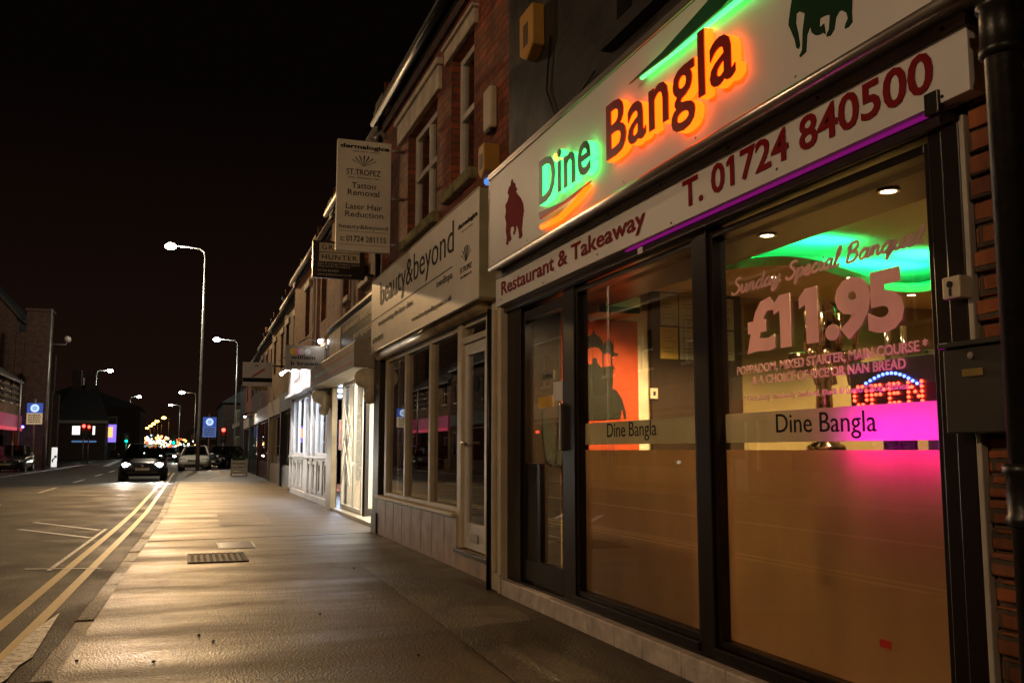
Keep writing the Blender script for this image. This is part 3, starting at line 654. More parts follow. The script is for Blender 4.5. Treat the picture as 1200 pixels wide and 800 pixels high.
# ---- alarm boxes on the wall above
def alarm(name, label, cat, X, y, z, w, h, d, m, wedge=0., blue=False):
    t = thing(name, label, cat, (X, y, z))
    mb = MB(); x0 = X - d
    mb.prism([(x0, y - w / 2 + wedge, z + h / 2), (x0, y + w / 2 - wedge, z + h / 2), (x0, y + w / 2 - wedge, z - h * .3), (x0, y, z - h / 2), (x0, y - w / 2 + wedge, z - h * .3)], (d, 0, 0))
    mb.build('case', m, t, bevel=.012)
    bx('label_panel', mat('dark_label', (.10, .05, .03), .5), t, x0 - .003, x0 - .0005, y - w * .18, y + w * .18, z - h * .22, z + h * .22, .001)
    if blue: MB().ball((X - d * .6, y, z - h / 2 - .02), .035, 10).build('strobe', glow('blue_strobe', (.1, .35, 1), .8), t, smooth=True)
    return t
a_ = sx(620, 42, 2.47); alarm('alarm_box', 'yellow alarm box high on the black painted wall above the sign', 'alarm box', 2.55, a_[0], a_[1], .30, .42, .11, YBOX)
p = sx(571, 128, 2.55)
t = thing('intercom_box', 'cream wall box on red brick between upper window and black wall', 'wall box', (2.62, p[0], p[1]))
bx('case', WBOX, t, 2.54, 2.62, p[0] - .11, p[0] + .11, p[1] - .2, p[1] + .2, .02); bx('grille', IRON, t, 2.56, 2.6, p[0] - .08, p[0] + .08, p[1] - .225, p[1] - .202)
p = sx(566, 190, 2.48); alarm('alarm_box', 'yellow alarm box with blue strobe above the beauty shop sign corner', 'alarm box', 2.62, p[0], p[1], .24, .32, .16, YBOX, .03, True)
for i, (z, y) in enumerate(((3.47, 7.35), (3.30, 7.34))):
    pass
cb = MB().tube([(2.53, 6.4, 4.3), (2.53, 6.5, 3.9), (2.53, 6.3, 3.6), (2.53, 6.6, 3.45)], .008, 6).tube([(2.53, 5.6, 3.7), (2.53, 6.4, 3.52), (2.53, 7.3, 3.62)], .009, 6).build('cable', IRON, smooth=True)
tag(cb, 'loose black cable running along the dark wall above the sign', 'cable')

# ================================================================== RESTAURANT INTERIOR
OLIVE = mat('olive_wall', (.30, .22, .09), .7, var=.08); TANC = mat('tan_ceiling', (.55, .42, .22), .7, var=.06)
SOFF = mat('brown_soffit', (.055, .026, .014), .35, var=.15); WCEIL = mat('white_ceiling', (.78, .76, .72), .7, var=.04)
DCLAD = mat('dark_cladding', (.035, .022, .012), .4, var=.4, vs=3)
FLOORM = mat('dark_floor', (.06, .035, .02), .3, var=.3)
rx1, ry0, ry1 = 8.3, -2.9, 7.16
MB().box(2.7, rx1, ry0, ry1, .10, .14).build('room_floor', FLOORM, RB)
MB().box(2.86, rx1, ry1, ry1 + .05, .14, 3.3).build('party_wall_lining', OLIVE, RB)
MB().box(rx1, rx1 + .05, ry0, ry1, .14, 3.3).build('back_wall_lining', OLIVE, RB)
zs_ = 2.31
p0, p1 = sz(841, 314, zs_), sz(1094, 231, zs_)
xs_ = (p0[0] + p1[0]) / 2
MB().box(2.66, xs_, ry0, ry1, zs_, zs_ + .05).box(xs_ - .03, xs_, ry0, ry1, zs_ + .052, 2.75).build('soffit', SOFF, RB)
# raised ceiling with a wavy dropped island lit green from its edge
MB().box(xs_, rx1, ry0, ry1, 2.76, 2.82).build('room_ceiling', WCEIL, RB)
wav = [sz(u, v, 2.50) for u, v in spline([(800, 330), (845, 318), (880, 313), (920, 311), (960, 316), (1000, 328), (1040, 340), (1075, 342), (1100, 338), (1150, 322)], 5)]
MB().prism([(x, y, 2.50) for x, y in wav] + [(rx1, wav[-1][1], 2.50), (rx1, ry1, 2.50), (xs_ + .02, ry1, 2.50), (xs_ + .02, wav[0][1], 2.5)], (0, 0, .07)).build('ceiling_island', TANC, RB)
GL_ = glow('green_cove_led', (.0, 1, .22), 1.0)
mb = MB()
mb.tube([(a0 + .03, b0 + .09, 2.585) for a0, b0 in wav], .008, 6)
mb.build('cove_light', GL_, RB)
for k in (18, 30, 42): lamp('cove_lamp', 'AREA', (wav[k][0] + .05, wav[k][1] + .15, 2.6), 26, (.01, 1, .22), RB, size=.9, rot=(R(180 - 28), 0, 0), sy_=.2)
# recessed downlights
DL = thing('downlight', 'bright recessed downlight in the restaurant ceiling', 'downlight', (0, 0, 0), 'recessed downlights in the restaurant ceiling')
MB().lathe((0, 0, 0), [(.052, -.004), (.052, -.008), (.036, -.008), (.034, -.001)], 20).build('rim', ALU, DL); MB().lathe((0, 0, 0), [(.034, -.003), (.034, -.006)], 18).build('bulb', glow('halogen', (1, .78, .45), 30), DL)
spots = [(sz(1041, 223, zs_), zs_, 'nearest the right end of the dark soffit'), (sz(899, 275, zs_), zs_, 'in the dark soffit above the offer lettering'), (sz(776, 320, 2.5), 2.5, 'in the ceiling of the left window before the menu sheets'),
         (sz(904, 324, 2.5), 2.5, 'in the tan ceiling left of the green glow'), (sz(1068, 345, 2.5), 2.5, 'in the tan ceiling below the green glow')]
for i, ((x, y), z, wh) in enumerate(spots):
    d = DL if i == 0 else dup(DL); d.location = (x, y, z); ORG[d.name] = Vector((x, y, z)); d['label'] = 'small bright recessed downlight ' + wh
    lamp('downlight_beam', 'SPOT', (x, y, z - .02), 190 if i == 2 else 90, (1, .68, .34), d, size=.03, rot=(0, 0, 0), spot=R(125), blend=.6)
d = dup(DL); d.location = (2.75, 6.1, zs_); ORG[d.name] = Vector((2.75, 6.1, zs_)); d['label'] = 'recessed downlight in front of the orange picture, tucked behind the window head'
lamp('downlight_beam', 'SPOT', (2.75, 6.1, zs_ - .02), 80, (1, .72, .42), d, size=.03, rot=(R(28), R(-10), 0), spot=R(120), blend=.6)  # extra downlight, added out of sight to brighten the picture
# wall picture and notice board on the party wall
yw = ry1 - .004
def PW(u, v, Y_=yw): return sy(u, v, Y_)
x0p = 2.90; MB().box(2.61, 2.885, ry1 - .03, ry1 + .06, .14, 2.3).build('jamb_lining', DCLAD, RB); x1p, zt1 = PW(745, 377); _, zb1 = PW(745, 492)  # added dark panel stands in for shade on the wall behind the door
PC = thing('wall_picture', 'orange wall picture of domes and an elephant in black silhouette', 'picture', (3.2, yw, 1.5))
ORNG = mat('orange_picture', (.50, .075, .018), .5, var=.3, vs=4); SILH = mat('picture_black', (.02, .022, .012), .5, var=.3)
zb1 = .7
bx('canvas', ORNG, PC, x0p, x1p, yw - .03, yw, zb1, zt1, .003)
bx('frame', mat('picture_frame_white', (.72, .64, .45), .5), PC, x1p + .002, PW(757, 380)[0], yw - .025, yw, zb1, zt1 + .06)
bx('frame', mat('picture_frame_white', (.72, .64, .45), .5), PC, x0p, PW(757, 380)[0], yw - .026, yw, zt1 + .002, PW(745, 364)[1])
def sil(pts):
    q = [PW(u, v, yw - .033) for u, v in pts]; MB().prism([(x, yw - .036, z) for x, z in q], (0, .0045, 0)).build('silhouette', SILH, PC)
sil(z2([(40, 345), (60, 345), (60, 320), (72, 300), (95, 285), (103, 265), (110, 285), (130, 298), (145, 320), (148, 345), (150, 330), (165, 315), (172, 305), (180, 318), (195, 335), (196, 370), (218, 378), (215, 388), (195, 388), (190, 395), (190, 430), (208, 455), (195, 445), (190, 540), (210, 550), (235, 590), (250, 640), (255, 680), (245, 680), (240, 640), (232, 640), (228, 682), (40, 690), (35, 440), (55, 440), (55, 360), (40, 358)], 670, 320, 4.0))
def hole(pts):
    q = [PW(u, v, yw - .037) for u, v in pts]; MB().prism([(x, yw - .039, z) for x, z in q], (0, .002, 0)).build('silhouette_opening', ORNG, PC)
hole(z2([(64, 362), (80, 352), (105, 345), (128, 352), (142, 372), (142, 445), (120, 420), (118, 400), (105, 395), (96, 402), (95, 425), (64, 430)], 670, 320, 4.0)); hole(z2([(150, 380), (165, 373), (182, 382), (182, 435), (150, 440)], 670, 320, 4.0))
sil([(636, 480), (648, 500), (652, 530), (648, 545), (640, 540), (636, 510)]); sil([(655, 470), (664, 500), (664, 545), (652, 545), (654, 500)])
x0n, x1n = PW(759, 345)[0], PW(864, 352)[0]
NB = thing('notice_board', 'dark wall panel of pinned menu sheets and certificates', 'notice board', (4, yw - .04, 1.6))
bx('board', DCLAD, NB, x0n, x1n, yw - .05, yw - .004, .14, PW(800, 328)[1], .004)
PAPER = mat('menu_paper', (.50, .55, .42), .35, var=.12); PAPY = mat('yellow_certificate', (.66, .46, .08), .45, var=.12); PRNT = mat('printed_lines', (.20, .22, .14), .6)
def sheet_of(u0, v0, u1, v1, m_, y=yw - .054):
    a, b = PW(u0, v1, y), PW(u1, v0, y); o = bx('paper', m_, NB, a[0], b[0], y - .002, y, a[1], b[1], 0)
    mb = MB(); n = 7; h = b[1] - a[1]
    for k in range(n):
        if k in (1, 4): continue
        z = b[1] - h * (.12 + .11 * k); l_ = a[0] + (b[0] - a[0]) * .14; r_ = b[0] - (b[0] - a[0]) * random.uniform(.12, .4); mb.box(l_, r_, y - .0035, y - .0022, z, z + .006)
    mb.build('print_lines', PRNT, o)
for r in ((774, 344, 794, 381, PAPER), (796, 345, 819, 383, PAPER), (841, 351, 859, 386, PAPER), (774, 384, 794, 420, PAPY), (797, 385, 817, 421, PAPER), (841, 389, 860, 422, PAPER)): sheet_of(*r)
p = PW(766, 461, yw - .05); t = thing('switch_plate', 'white electrical switch plate on the notice wall edge', 'switch', (p[0], yw - .05, p[1]))
bx('plate', WBOX, t, p[0] - .035, p[0] + .035, yw - .064, yw - .052, p[1] - .045, p[1] + .045, .004); bx('rocker', IRON, t, p[0] - .012, p[0] + .012, yw - .067, yw - .065, p[1] - .018, p[1] + .018, .001)
# wall unit above the notice board
p = PW(742, 354, 6.6); t = thing('wall_heater', 'white wall unit with dark louvre above the orange picture', 'heater unit', (p[0], 6.6, p[1]))
bx('case', WBOX, t, p[0] - .2, p[0] + .2, 6.85, 7.15, p[1] - .06, p[1] + .10, .02); bx('louvre', IRON, t, p[0] - .18, p[0] + .18, 6.84, 6.848, p[1] - .05, p[1] + .0, .002)
# bar: counter, back shelf, chrome tap tower, bottles
yb_ = 4.75
BAR = thing('bar_counter', 'dark bar counter behind the frosted window film', 'bar counter', (4.4, 4.6, .14))
bx('top', SOFF, BAR, 3.55, 4.15, 2.6, 5.6, 1.10, 1.15, .01); bx('front', DCLAD, BAR, 3.65, 4.1, 2.65, 5.55, .14, 1.098, .006)
BK = thing('bottle_shelf', 'tall dark back bar shelf behind the lit open sign', 'shelf', (5, 3.6, .14))
p = sy(1000, 420, 5.2)
MB().box(4.55, 5.9, 4.86, 4.9, .14, sy(1030, 408, 4.9)[1]).box(4.55, 4.6, 4.6, 4.858, .14, 1.75).box(4.6, 5.9, 4.6, 4.858, 1.24, 1.27).box(4.6, 5.9, 4.6, 4.858, 1.5, 1.53).build('carcass', DCLAD, BK, bevel=.004)
CHR = mat('chrome_gold', (.75, .58, .34), .16, 1, var=.15, vs=14, bump=.4, bs=18)
TT = thing('beer_tap_tower', 'ornate shiny brass and chrome tap tower on the bar', 'tap tower', (3.75, 4.3, 1.15))
tp = sy(966, 470, 4.2); tx, ty = tp[0], 4.2; zt = sy(966, 352, 4.2)[1]; hh = zt - 1.15
MB().lathe((tx, ty, 1.15), [(.10, 0), (.10, .02), (.05, .05), (.04, hh * .45), (.075, hh * .5), (.09, hh * .62), (.06, hh * .75), (.085, hh * .82), (.07, hh * .95), (.02, hh)], 18).build('column', CHR, TT, smooth=True)
for dx in (-.15, -.05, .06, .16): MB().tube([(tx + dx, ty - .02, 1.15 + hh * .58), (tx + dx, ty - .12, 1.15 + hh * .56), (tx + dx, ty - .15, 1.15 + hh * .42)], .018, 8).ball((tx + dx, ty - .1, 1.15 + hh * .62), .03, 8).build('spout', CHR, TT, smooth=True)
MB().box(tx - .2, tx + .2, ty - .05, ty + .05, 1.15 + hh * .5, 1.15 + hh * .64).build('bridge', CHR, TT, bevel=.02)
for i, dx in enumerate((-.15, -.05, .06, .16)): MB().tube([(tx + dx, ty - .06, 1.15 + hh * .64), (tx + dx, ty - .09, 1.15 + hh * .9)], [.012, .022], 8).build('tap_handle', CHR, TT, smooth=True)
bot = thing('bottle', 'spirit bottle standing on the back bar shelf', 'bottle', (0, 0, 0), 'bottles on the back bar shelf')
MB().lathe((0, 0, 0), [(.036, 0), (.038, .01), (.038, .16), (.014, .21), (.013, .27), (.016, .272), (.016, .29)], 14).build('glass_body', mat('bottle_glass', (.05, .035, .02), .1, 0, spec=.8), bot, smooth=True); MB().lathe((0, 0, 0), [(.0385, .05), (.0385, .12)], 14).build('paper_label', PAPER, bot, smooth=True)
k = 0
for z in (1.27, 1.53):
    for i in range(9):
        d = bot if k == 0 else dup(bot); d.location = (4.68 + i * .135, 4.72 + random.uniform(-.03, .03), z); k += 1
for i in range(4):
    p = sy(1020 + 24 * (i % 2) + 8 * i, 410, 3.7)
GBT = thing('bottle_pair', 'two tall dark bottles standing behind the lit open sign', 'bottles', (0, 0, 0))
for u in (1042, 1061):
    p = sy(u, 440, 3.6); pt = sy(u, 382, 3.6)[1]; h_ = pt - 1.15; MB().lathe((p[0], 3.6, 1.15), [(.04, 0), (.04, h_ * .55), (.014, h_ * .72), (.014, h_)], 14).build('glass_body', mat('bottle_glass', (.05, .035, .02), .1), GBT, smooth=True)
MB().box(2.80, 2.86, 4.45, 6.9, .14, 1.12).box(2.86, 3.3, 4.45, 6.9, .45, .55).build('waiting_bench', DCLAD, bevel=.01)  # added bench shape, keeps room light off the left frosted film
tag(bpy.data.objects['waiting_bench'], 'dark high backed waiting bench behind the frosted left window', 'bench')
# LED OPEN sign just inside the glass
XO = 2.74
OS = thing('open_sign', 'lit LED window sign reading open under a blue arc', 'LED sign', (XO, 2.8, 1.3))
a, b = sx(995, 424, XO), sx(1098, 478, XO)
bx('board', BLACKF, OS, XO, XO + .03, b[0], a[0], sx(1050, 478, XO)[1], sx(1050, 419, XO)[1], .006)
DOTR = glow('red_led', (1, .035, .015), 18); DOTB = glow('blue_led', (.06, .12, 1), 14)
dots = {'O': [(0, 1), (0, 2), (0, 3), (.9, 0), (2, 0), (.9, 4), (2, 4), (2.9, 1), (2.9, 2), (2.9, 3)], 'P': [(0, 0), (0, 1), (0, 2), (0, 3), (0, 4), (1, 4), (2, 4), (2.8, 3), (2, 2), (1, 2)],
 'E': [(0, 0), (0, 1), (0, 2), (0, 3), (0, 4), (1, 4), (2, 4), (1, 2), (1.8, 2), (1, 0), (2, 0)], 'N': [(0, 0), (0, 1), (0, 2), (0, 3), (0, 4), (.75, 3), (1.4, 2), (2.1, 1), (2.8, 0), (2.8, 1), (2.8, 2), (2.8, 3), (2.8, 4)]}
oy0, oy1, oz0, oz1 = sx(1003, 470, XO)[0], sx(1083, 470, XO)[0], sx(1043, 472, XO)[1], sx(1043, 450, XO)[1]
for n_, ch in enumerate('OPEN'):
    mb = MB()
    for dx, dy in dots[ch]:
        y = oy0 + (oy1 - oy0) * ((n_ * 4.1 + dx) / 15.2); z = oz0 + (oz1 - oz0) * dy / 4; mb.ball((XO - .006, y, z), .0068, 8)
    mb.build('led_letter', DOTR, OS, smooth=True)
mb = MB()
for i in range(13):
    t = i / 12; y, z = sx(1016 + 60 * t, 449 - 12 * math.sin(math.pi * t), XO); mb.ball((XO - .006, y, z), .0068, 8)
mb.build('led_arc', DOTB, OS, smooth=True)
lamp('magenta_lamp', 'AREA', (2.67, 2.92, 1.21), 8, (1, .0, .85), RB, size=.20, rot=(0, R(90), 0), sy_=.55)
for i in range(3):  # added fill downlights brighten the room from its unseen depth
    for j in range(4):
        x, y = 4.9 + i * 1.2, .3 + j * 1.9
        d = dup(DL); d.location = (x, y, 2.5); ORG[d.name] = Vector((x, y, 2.5)); d['label'] = 'recessed downlight deep inside the restaurant, hidden from the street'
        lamp('downlight_beam', 'SPOT', (x, y, 2.48), 75, (1, .70, .34), d, size=.03, rot=(0, 0, 0), spot=R(140), blend=.6)

# ================================================================== BEAUTY SALON NEXT DOOR
BB = thing('salon_building', 'red brick salon with tall white upper windows next to the restaurant', 'building', (2.6, 10.5, 0))
XBR = 2.62; YB0, YB1 = YPARTY + .02, 13.45
wA = (8.73, 9.59, 3.93, 5.40); wB = (10.21, 11.71, 3.84, 5.22)
wb_ = MB(); wall_open(wb_, XBR, XBR + .3, YB0, YB1, 2.5, 6.1, [wA, wB]); wb_.box(XBR + .3, 8.5, YB1 - .25, YB1, 0, 6.1).box(8.5, 8.75, YB0, YB1, 0, 6.1).box(XBR + .3, 8.5, YB0, YB0 + .15, 0, 6.1)
wb_.build('wall', BRICKR, BB)
sash(BB, XBR + .10, wA[0], wA[1], wA[2], wA[3], 4.72, UPVC, GLASSD, .07, .08)
sash(BB, XBR + .10, wB[0], wB[1], wB[2], wB[3], 4.62, UPVC, GLASSD, .07, .08, ((wB[0] + wB[1]) / 2,))
for (a, b, z0, z1) in (wA, wB): bx('window_room', mat('dark_room', (.03, .025, .02), .9), BB, XBR + .9, XBR + .92, a - .5, b + .5, z0 - .3, z1 + .3)
MB().box(XBR - .05, XBR + .02, wA[0] - .13, wA[1] + .16, 5.40, 5.56).box(XBR - .08, XBR + .02, wA[0] - .16, wA[1] + .19, 5.562, 5.60).build('lintel', STONE, BB, bevel=.012)
MB().box(XBR - .05, XBR + .02, wB[0] - .2, wB[1] + .5, 5.24, 5.52).box(XBR - .08, XBR + .02, wB[0] - .24, wB[1] + .56, 5.522, 5.60).build('lintel', STONE, BB, bevel=.012)
for a, b, z in ((wA[0], wA[1], wA[2]), (wB[0], wB[1], wB[2])): MB().box(XBR - .09, XBR + .1, a - .12, b + .12, z - .13, z - .003).build('window_sill', mat('mossy_sill', (.25, .23, .10), .9, var=.5, vs=9, bump=.6, bs=25), BB, bevel=.02)
MB().box(XBR - .05, XBR - .004, YB0, YB1, 5.78, 5.9).build('cornice', BRICKD, BB, bevel=.01)
MB().tube([(XBR - .12, YB0 - .0, 6.02), (XBR - .12, YB1 + .1, 6.0)], .06, 10).build('gutter', IRON, BB, smooth=True)
MB().box(XBR - .045, XBR - .01, YB0, YB1, 5.92, 6.06).build('fascia_board', mat('dark_timber', (.03, .022, .018), .5), BB)
MB().prism([(XBR - .15, YB0, 6.08), (XBR - .15, YB1, 6.08), (5.5, YB1, 8.3), (5.5, YB0, 8.3)], (0, 0, .06)).build('roof', SLATE, BB)
MB().tube([(XBR - .06, YB1 - .08, 6.0), (XBR - .06, YB1 - .08, 3.5)], .04, 8).build('downpipe', IRON, BB, smooth=True)
MB().box(3.4, 4.2, YB1 - .6, YB1 - .05, 6.5, 8.9).build('chimney', BRICKD, BB)
# shopfront
XS2 = 2.58
def H(u, v, X=XS2): return sx(u, v, X)
ye0, ye1 = 8.13, 13.02
ym = [12.66, 11.62, 10.33, 9.0]; ZSI = .535
RS = MB().box(XS2 - .03, XS2 + .2, 9.03, 13.05, 0, ZSI - .045); RS.build('stall_riser', TILE, BB, bevel=.004)
for i in range(7): bx('riser_joint', mat('dark_joint', (.03, .025, .02), .9), BB, XS2 - .0315, XS2 - .028, 9.5 + i * .5, 9.506 + i * .5, .02, ZSI - .05, 0)
MB().box(XS2 - .085, XS2 + .1, 9.03, 13.03, ZSI - .043, ZSI).build('window_sill', CREAMP, BB, bevel=.012)
MB().box(XS2 - .035, XS2 + .3, ye0 - .28, 9.027, 0, .20).build('door_step', TILE, BB, bevel=.006)
MB().box(XS2 - .07, XS2 - .036, ye0 - .2, 9.02, .165, .205).build('door_nosing', IRON, BB, bevel=.006)
f = MB(); ZH = 2.40
for y, w_ in ((12.72, .14), (11.54, .09), (10.28, .09)): f.box(XS2, XS2 + .09, y - w_ / 2, y + w_ / 2, ZSI, ZH)
f.box(XS2 - .02, XS2 + .1, 8.93, 9.07, .206, ZH).box(XS2 + .002, XS2 + .09, 9.07, 12.65, ZSI + .001, ZSI + .05).box(XS2 + .002, XS2 + .09, 9.07, 12.65, ZH - .06, ZH - .001)
f.box(XS2 - .01, XS2 + .1, 8.06, 8.16, .206, ZH).box(XS2 - .01, XS2 + .1, 8.16, 8.93, 2.19, 2.25).box(XS2 + .002, XS2 + .1, 8.16, 8.93, ZH - .05, ZH - .001)
f.build('shopfront_frame', CREAMP, BB, bevel=.008)
for a, b in ((9.07, 10.235), (10.325, 11.495), (11.585, 12.65)): bx('window_pane', GLASSD, BB, XS2 + .045, XS2 + .051, a - .01, b + .01, ZSI + .04, ZH - .05, 0)
bx('window_pane', GLASSD, BB, XS2 + .045, XS2 + .051, 8.15, 8.94, 2.24, ZH - .04, 0)
dm = MB(); a, b = 8.165, 8.925
dm.box(XS2 + .012, XS2 + .07, a, a + .1, .215, 2.18).box(XS2 + .012, XS2 + .07, b - .1, b, .215, 2.18).box(XS2 + .014, XS2 + .07, a + .1, b - .1, 2.07, 2.18).box(XS2 + .014, XS2 + .07, a + .1, b - .1, .215, .46)
dd = dm.build('door', UPVC, BB, bevel=.008)
bx('pane', GLASSD, dd, XS2 + .04, XS2 + .046, a + .09, b - .09, .45, 2.08, 0); bx('letter_plate', ALU, dd, XS2 - .002, XS2 + .010, 8.42, 8.66, .29, .37, .005)
MB().tube([(XS2 - .03, b - .05, 1.22), (XS2 - .03, b - .18, 1.22)], .012, 8).tube([(XS2 + .01, b - .05, 1.22), (XS2 - .03, b - .05, 1.22)], .014, 8).build('handle', ALU, dd, smooth=True)
MB().lathe((XS2 + .038, 8.6, 1.78), [(.07, 0), (.07, -.004)], 16, axis='x').build('sticker', BLACKT, dd)
# shutter box under the sign: rounded metal housing
MB().tube([(XS2 - .05, ye0 - .1, 2.465), (XS2 - .05, 13.0, 2.465)], .068, 14).build('shutter_box', mat('worn_bright_metal', (.60, .50, .36), .3, .7, var=.35, vs=4, bump=.5, bs=6), BB, smooth=True)
MB().box(XS2 + .01, XBR + .25, YB0, 13.4, ZH + .002, 2.62).build('lintel_board', CREAMP, BB)
MB().box(XS2 - .01, XBR + .25, 7.46, 8.05, 0, 2.5).build('pier', CREAMP, BB, bevel=.006)
DK = mat('dark_brown_timber', (.035, .022, .014), .45, var=.4)
MB().box(XS2 - .03, XBR + .2, 13.055, 13.46, 0, 2.6).box(XS2 - .05, XS2 - .031, 13.07, 13.44, 0, .28).build('corner_post', DK, BB, bevel=.008)
SALON_IN = mat('salon_walls', (.16, .12, .08), .8)
MB().box(XBR + .3, 6.5, YB0 + .2, YB1 - .3, .15, .2).box(6.5, 6.55, YB0 + .2, YB1 - .3, .2, 2.7).box(XBR + .3, 6.5, YB0 + .2, YB1 - .3, 2.7, 2.75).build('room_shell', SALON_IN, BB)
# salon fascia sign
XC = 2.40
SB = thing('fascia_sign', 'cream salon fascia sign with thin black lettering above the shop windows', 'shop sign', (XC, 10.4, 3))
zl, zh = 2.49, 3.474; ysr, ysl = 7.82, 12.93
bx('panel', CREAM, SB, XC, XBR - .004, ysr, ysl, zl, zh, .003)
MB().box(XC - .008, XC + .01, ysr - .012, ysl + .012, zl - .014, zl - .001).box(XC - .008, XC + .01, ysr - .012, ysl + .012, zh + .001, zh + .014).box(XC - .004, XBR - .004, ysr - .014, ysr - .001, zl, zh).build('trim', mat('pale_green_trim', (.42, .40, .26), .4), SB, bevel=.003)
def K(u, v): return sx(u, v, XC)
def q4(px, py): return (430 + px / 4, 220 + py / 4)
def salon(body, l, r, cap_px, **k):
    a, b = K(*q4(*l)), K(*q4(*r)); cap = K(q4(*l)[0], q4(*l)[1] - cap_px / 4)[1] - a[1]
    ftext(body, k.pop('m', BLACKT), SB, XC - .003, a[0], b[0], a[1], cap, thick=.0022, **k)
salon('beauty&beyond', (62, 552), (408, 298), 105, bold=-.004)
a, b = K(*q4(20, 630)), K(*q4(400, 362)); bx('rule_line', BLACKT, SB, XC - .0025, XC - .0005, b[0], ysl - .02, a[1] - .006, a[1] + .006, 0)
salon('medispa', (328, 470), (402, 418), 34, bold=-.006)
salon('incorporating the laser clinic', (55, 648), (215, 548), 22, bold=-.004)
salon('www.beautyandbeyond.co.uk', (210, 628), (398, 520), 20, bold=-.004)
salon('01724 281115', (28, 732), (76, 702), 22, bold=-.004)
salon('dermalogica', (428, 200), (520, 135), 22, bold=.03); salon('skin care centre', (445, 213), (497, 178), 9, m=GREYT)
salon('ST.TROPEZ', (438, 405), (492, 368), 24, bold=-.004); salon('the ultimate tan', (440, 430), (492, 395), 14, m=GREYT)
def fan(parent, X, y, z, s, m):
    mb = MB()
    for k in range(-3, 4): t = k * .33; mb.prism([(X, y, z), (X, y - math.sin(t) * s * 1.1 + s * .07, z + math.cos(t) * s * .9), (X, y - math.sin(t) * s * 1.2, z + math.cos(t) * s), (X, y - math.sin(t) * s * 1.1 - s * .07, z + math.cos(t) * s * .9)], (.002, 0, 0))
    mb.build('palm_emblem', m, parent)
p = K(*q4(465, 345)); fan(SB, XC - .003, p[0], p[1], .16, BLACKT)

# hanging signs: boards that stick out square to the street
def hang(name, label, Yh, tl, br, m, th=.07):
    a, b = sy(*tl, Yh), sy(*br, Yh); x0, z1 = a; x1, z0 = b
    t = thing(name, label, 'hanging sign', ((x0 + x1) / 2, Yh, z0))
    bx('panel', m, t, x0, x1, Yh, Yh + th, z0, z1, .006); return t, x0, x1, z0, z1
def htext(body, m, t, Yh, x0, x1, z, cap, **k): return text(body, m, t, (x0, Yh - .0025, z), (1, 0, 0), (0, 0, 1), x1 - x0, cap, thick=.002, **k)
YH = 11.95
t, x0, x1, z0, z1 = hang('hanging_sign', 'tall cream hanging sign listing salon treatments in black letters', YH, (396, 162), (457, 297), CREAM)
w_ = x1 - x0; h_ = z1 - z0
def row(body, fx0, fx1, fz, cap, m=BLACKT, **k): htext(body, m, t, YH, x0 + w_ * fx0, x0 + w_ * fx1, z0 + h_ * fz, cap, **k)
row('dermalogica', .05, .96, .925, .055, bold=.03); row('skin care centre', .28, .78, .895, .02, GREYT)
mb = MB()
for k in range(-3, 4):
    a = k * .33; cx_, cz_, s = x0 + w_ * .49, z0 + h_ * .765, .16
    mb.prism([(cx_, YH - .003, cz_), (cx_ + math.sin(a) * s * 1.1 - s * .06, YH - .003, cz_ + math.cos(a) * s * .85), (cx_ + math.sin(a) * s * 1.2, YH - .003, cz_ + math.cos(a) * s), (cx_ + math.sin(a) * s * 1.1 + s * .06, YH - .003, cz_ + math.cos(a) * s * .85)], (0, .002, 0))
mb.build('palm_emblem', BLACKT, t)
row('ST.TROPEZ', .17, .80, .685, .075, bold=-.002); row('the ultimate tan', .2, .78, .655, .022, GREYT)
row('Tattoo', .27, .72, .565, .075); row('Removal', .2, .78, .50, .075); row('Laser Hair', .17, .84, .375, .075); row('Reduction', .16, .86, .305, .075)
row('beauty&beyond', .05, .95, .20, .055, bold=-.004); row('t: 01724 281115', .08, .92, .085, .075)
bx('rule_line', BLACKT, t, x0 + w_ * .05, x0 + w_ * .95, YH - .0025, YH - .0005, z0 + h_ * .175, z0 + h_ * .178, 0); bx('rule_line', GREYT, t, x0 + w_ * .05, x0 + w_ * .95, YH - .0025, YH - .0005, z0 + h_ * .055, z0 + h_ * .058, 0)
for f_ in (.08, .5, .94): MB().tube([(x1 - .02, YH + .035, z0 + h_ * f_), (XBR + .01, YH + .035, z0 + h_ * f_)], .022, 8).build('bracket', STEEL, t, smooth=True)
MB().tube([(x0 + w_ * .7, YH + .035, z1), (x0 + w_ * .72, YH + .035, z1 + .1), (x0 + w_ * .8, YH + .035, z1 + .16), (x0 + w_ * .9, YH + .035, z1 + .06)], .035, 8).build('lamp_fitting', STEEL, t, smooth=True)
YH = 14.3
t, x0, x1, z0, z1 = hang('hanging_sign', 'black hanging sign with cream serif name panels behind the tall cream sign', YH, (367, 281), (427, 328), BLACKF)
w_, h_ = x1 - x0, z1 - z0; CP = mat('cream_name_panel', (.60, .52, .40), .5)
for a, b, s in ((.55, .92, 'GRAHAM'), (.28, .52 + .16, 'HUNTER')):
    zz = {.55: (.70, .94), .28: (.44, .68)}[a]
    bx('name_panel', CP, t, x0 + w_ * .12, x0 + w_ * .9, YH - .004, YH - .001, z0 + h_ * zz[0], z0 + h_ * zz[1], 0)
    text(s, BLACKT, t, (x0 + w_ * .17, YH - .0065, z0 + h_ * (zz[0] + .06)), (1, 0, 0), (0, 0, 1), w_ * .68, h_ * .13, bold=.006, thick=.002, space=1.15)
for k, s in enumerate(('Sales & Lettings Property Agents', 'Chartered Surveyors', '01724 854600', 'www.grahamhunter.co.uk')):
    zf = (.36, .29, .17, .07)[k]; htext(s, CP, t, YH, x0 + w_ * .1, x0 + w_ * (.9, .72, .5, .75)[k], z0 + h_ * zf, .03)
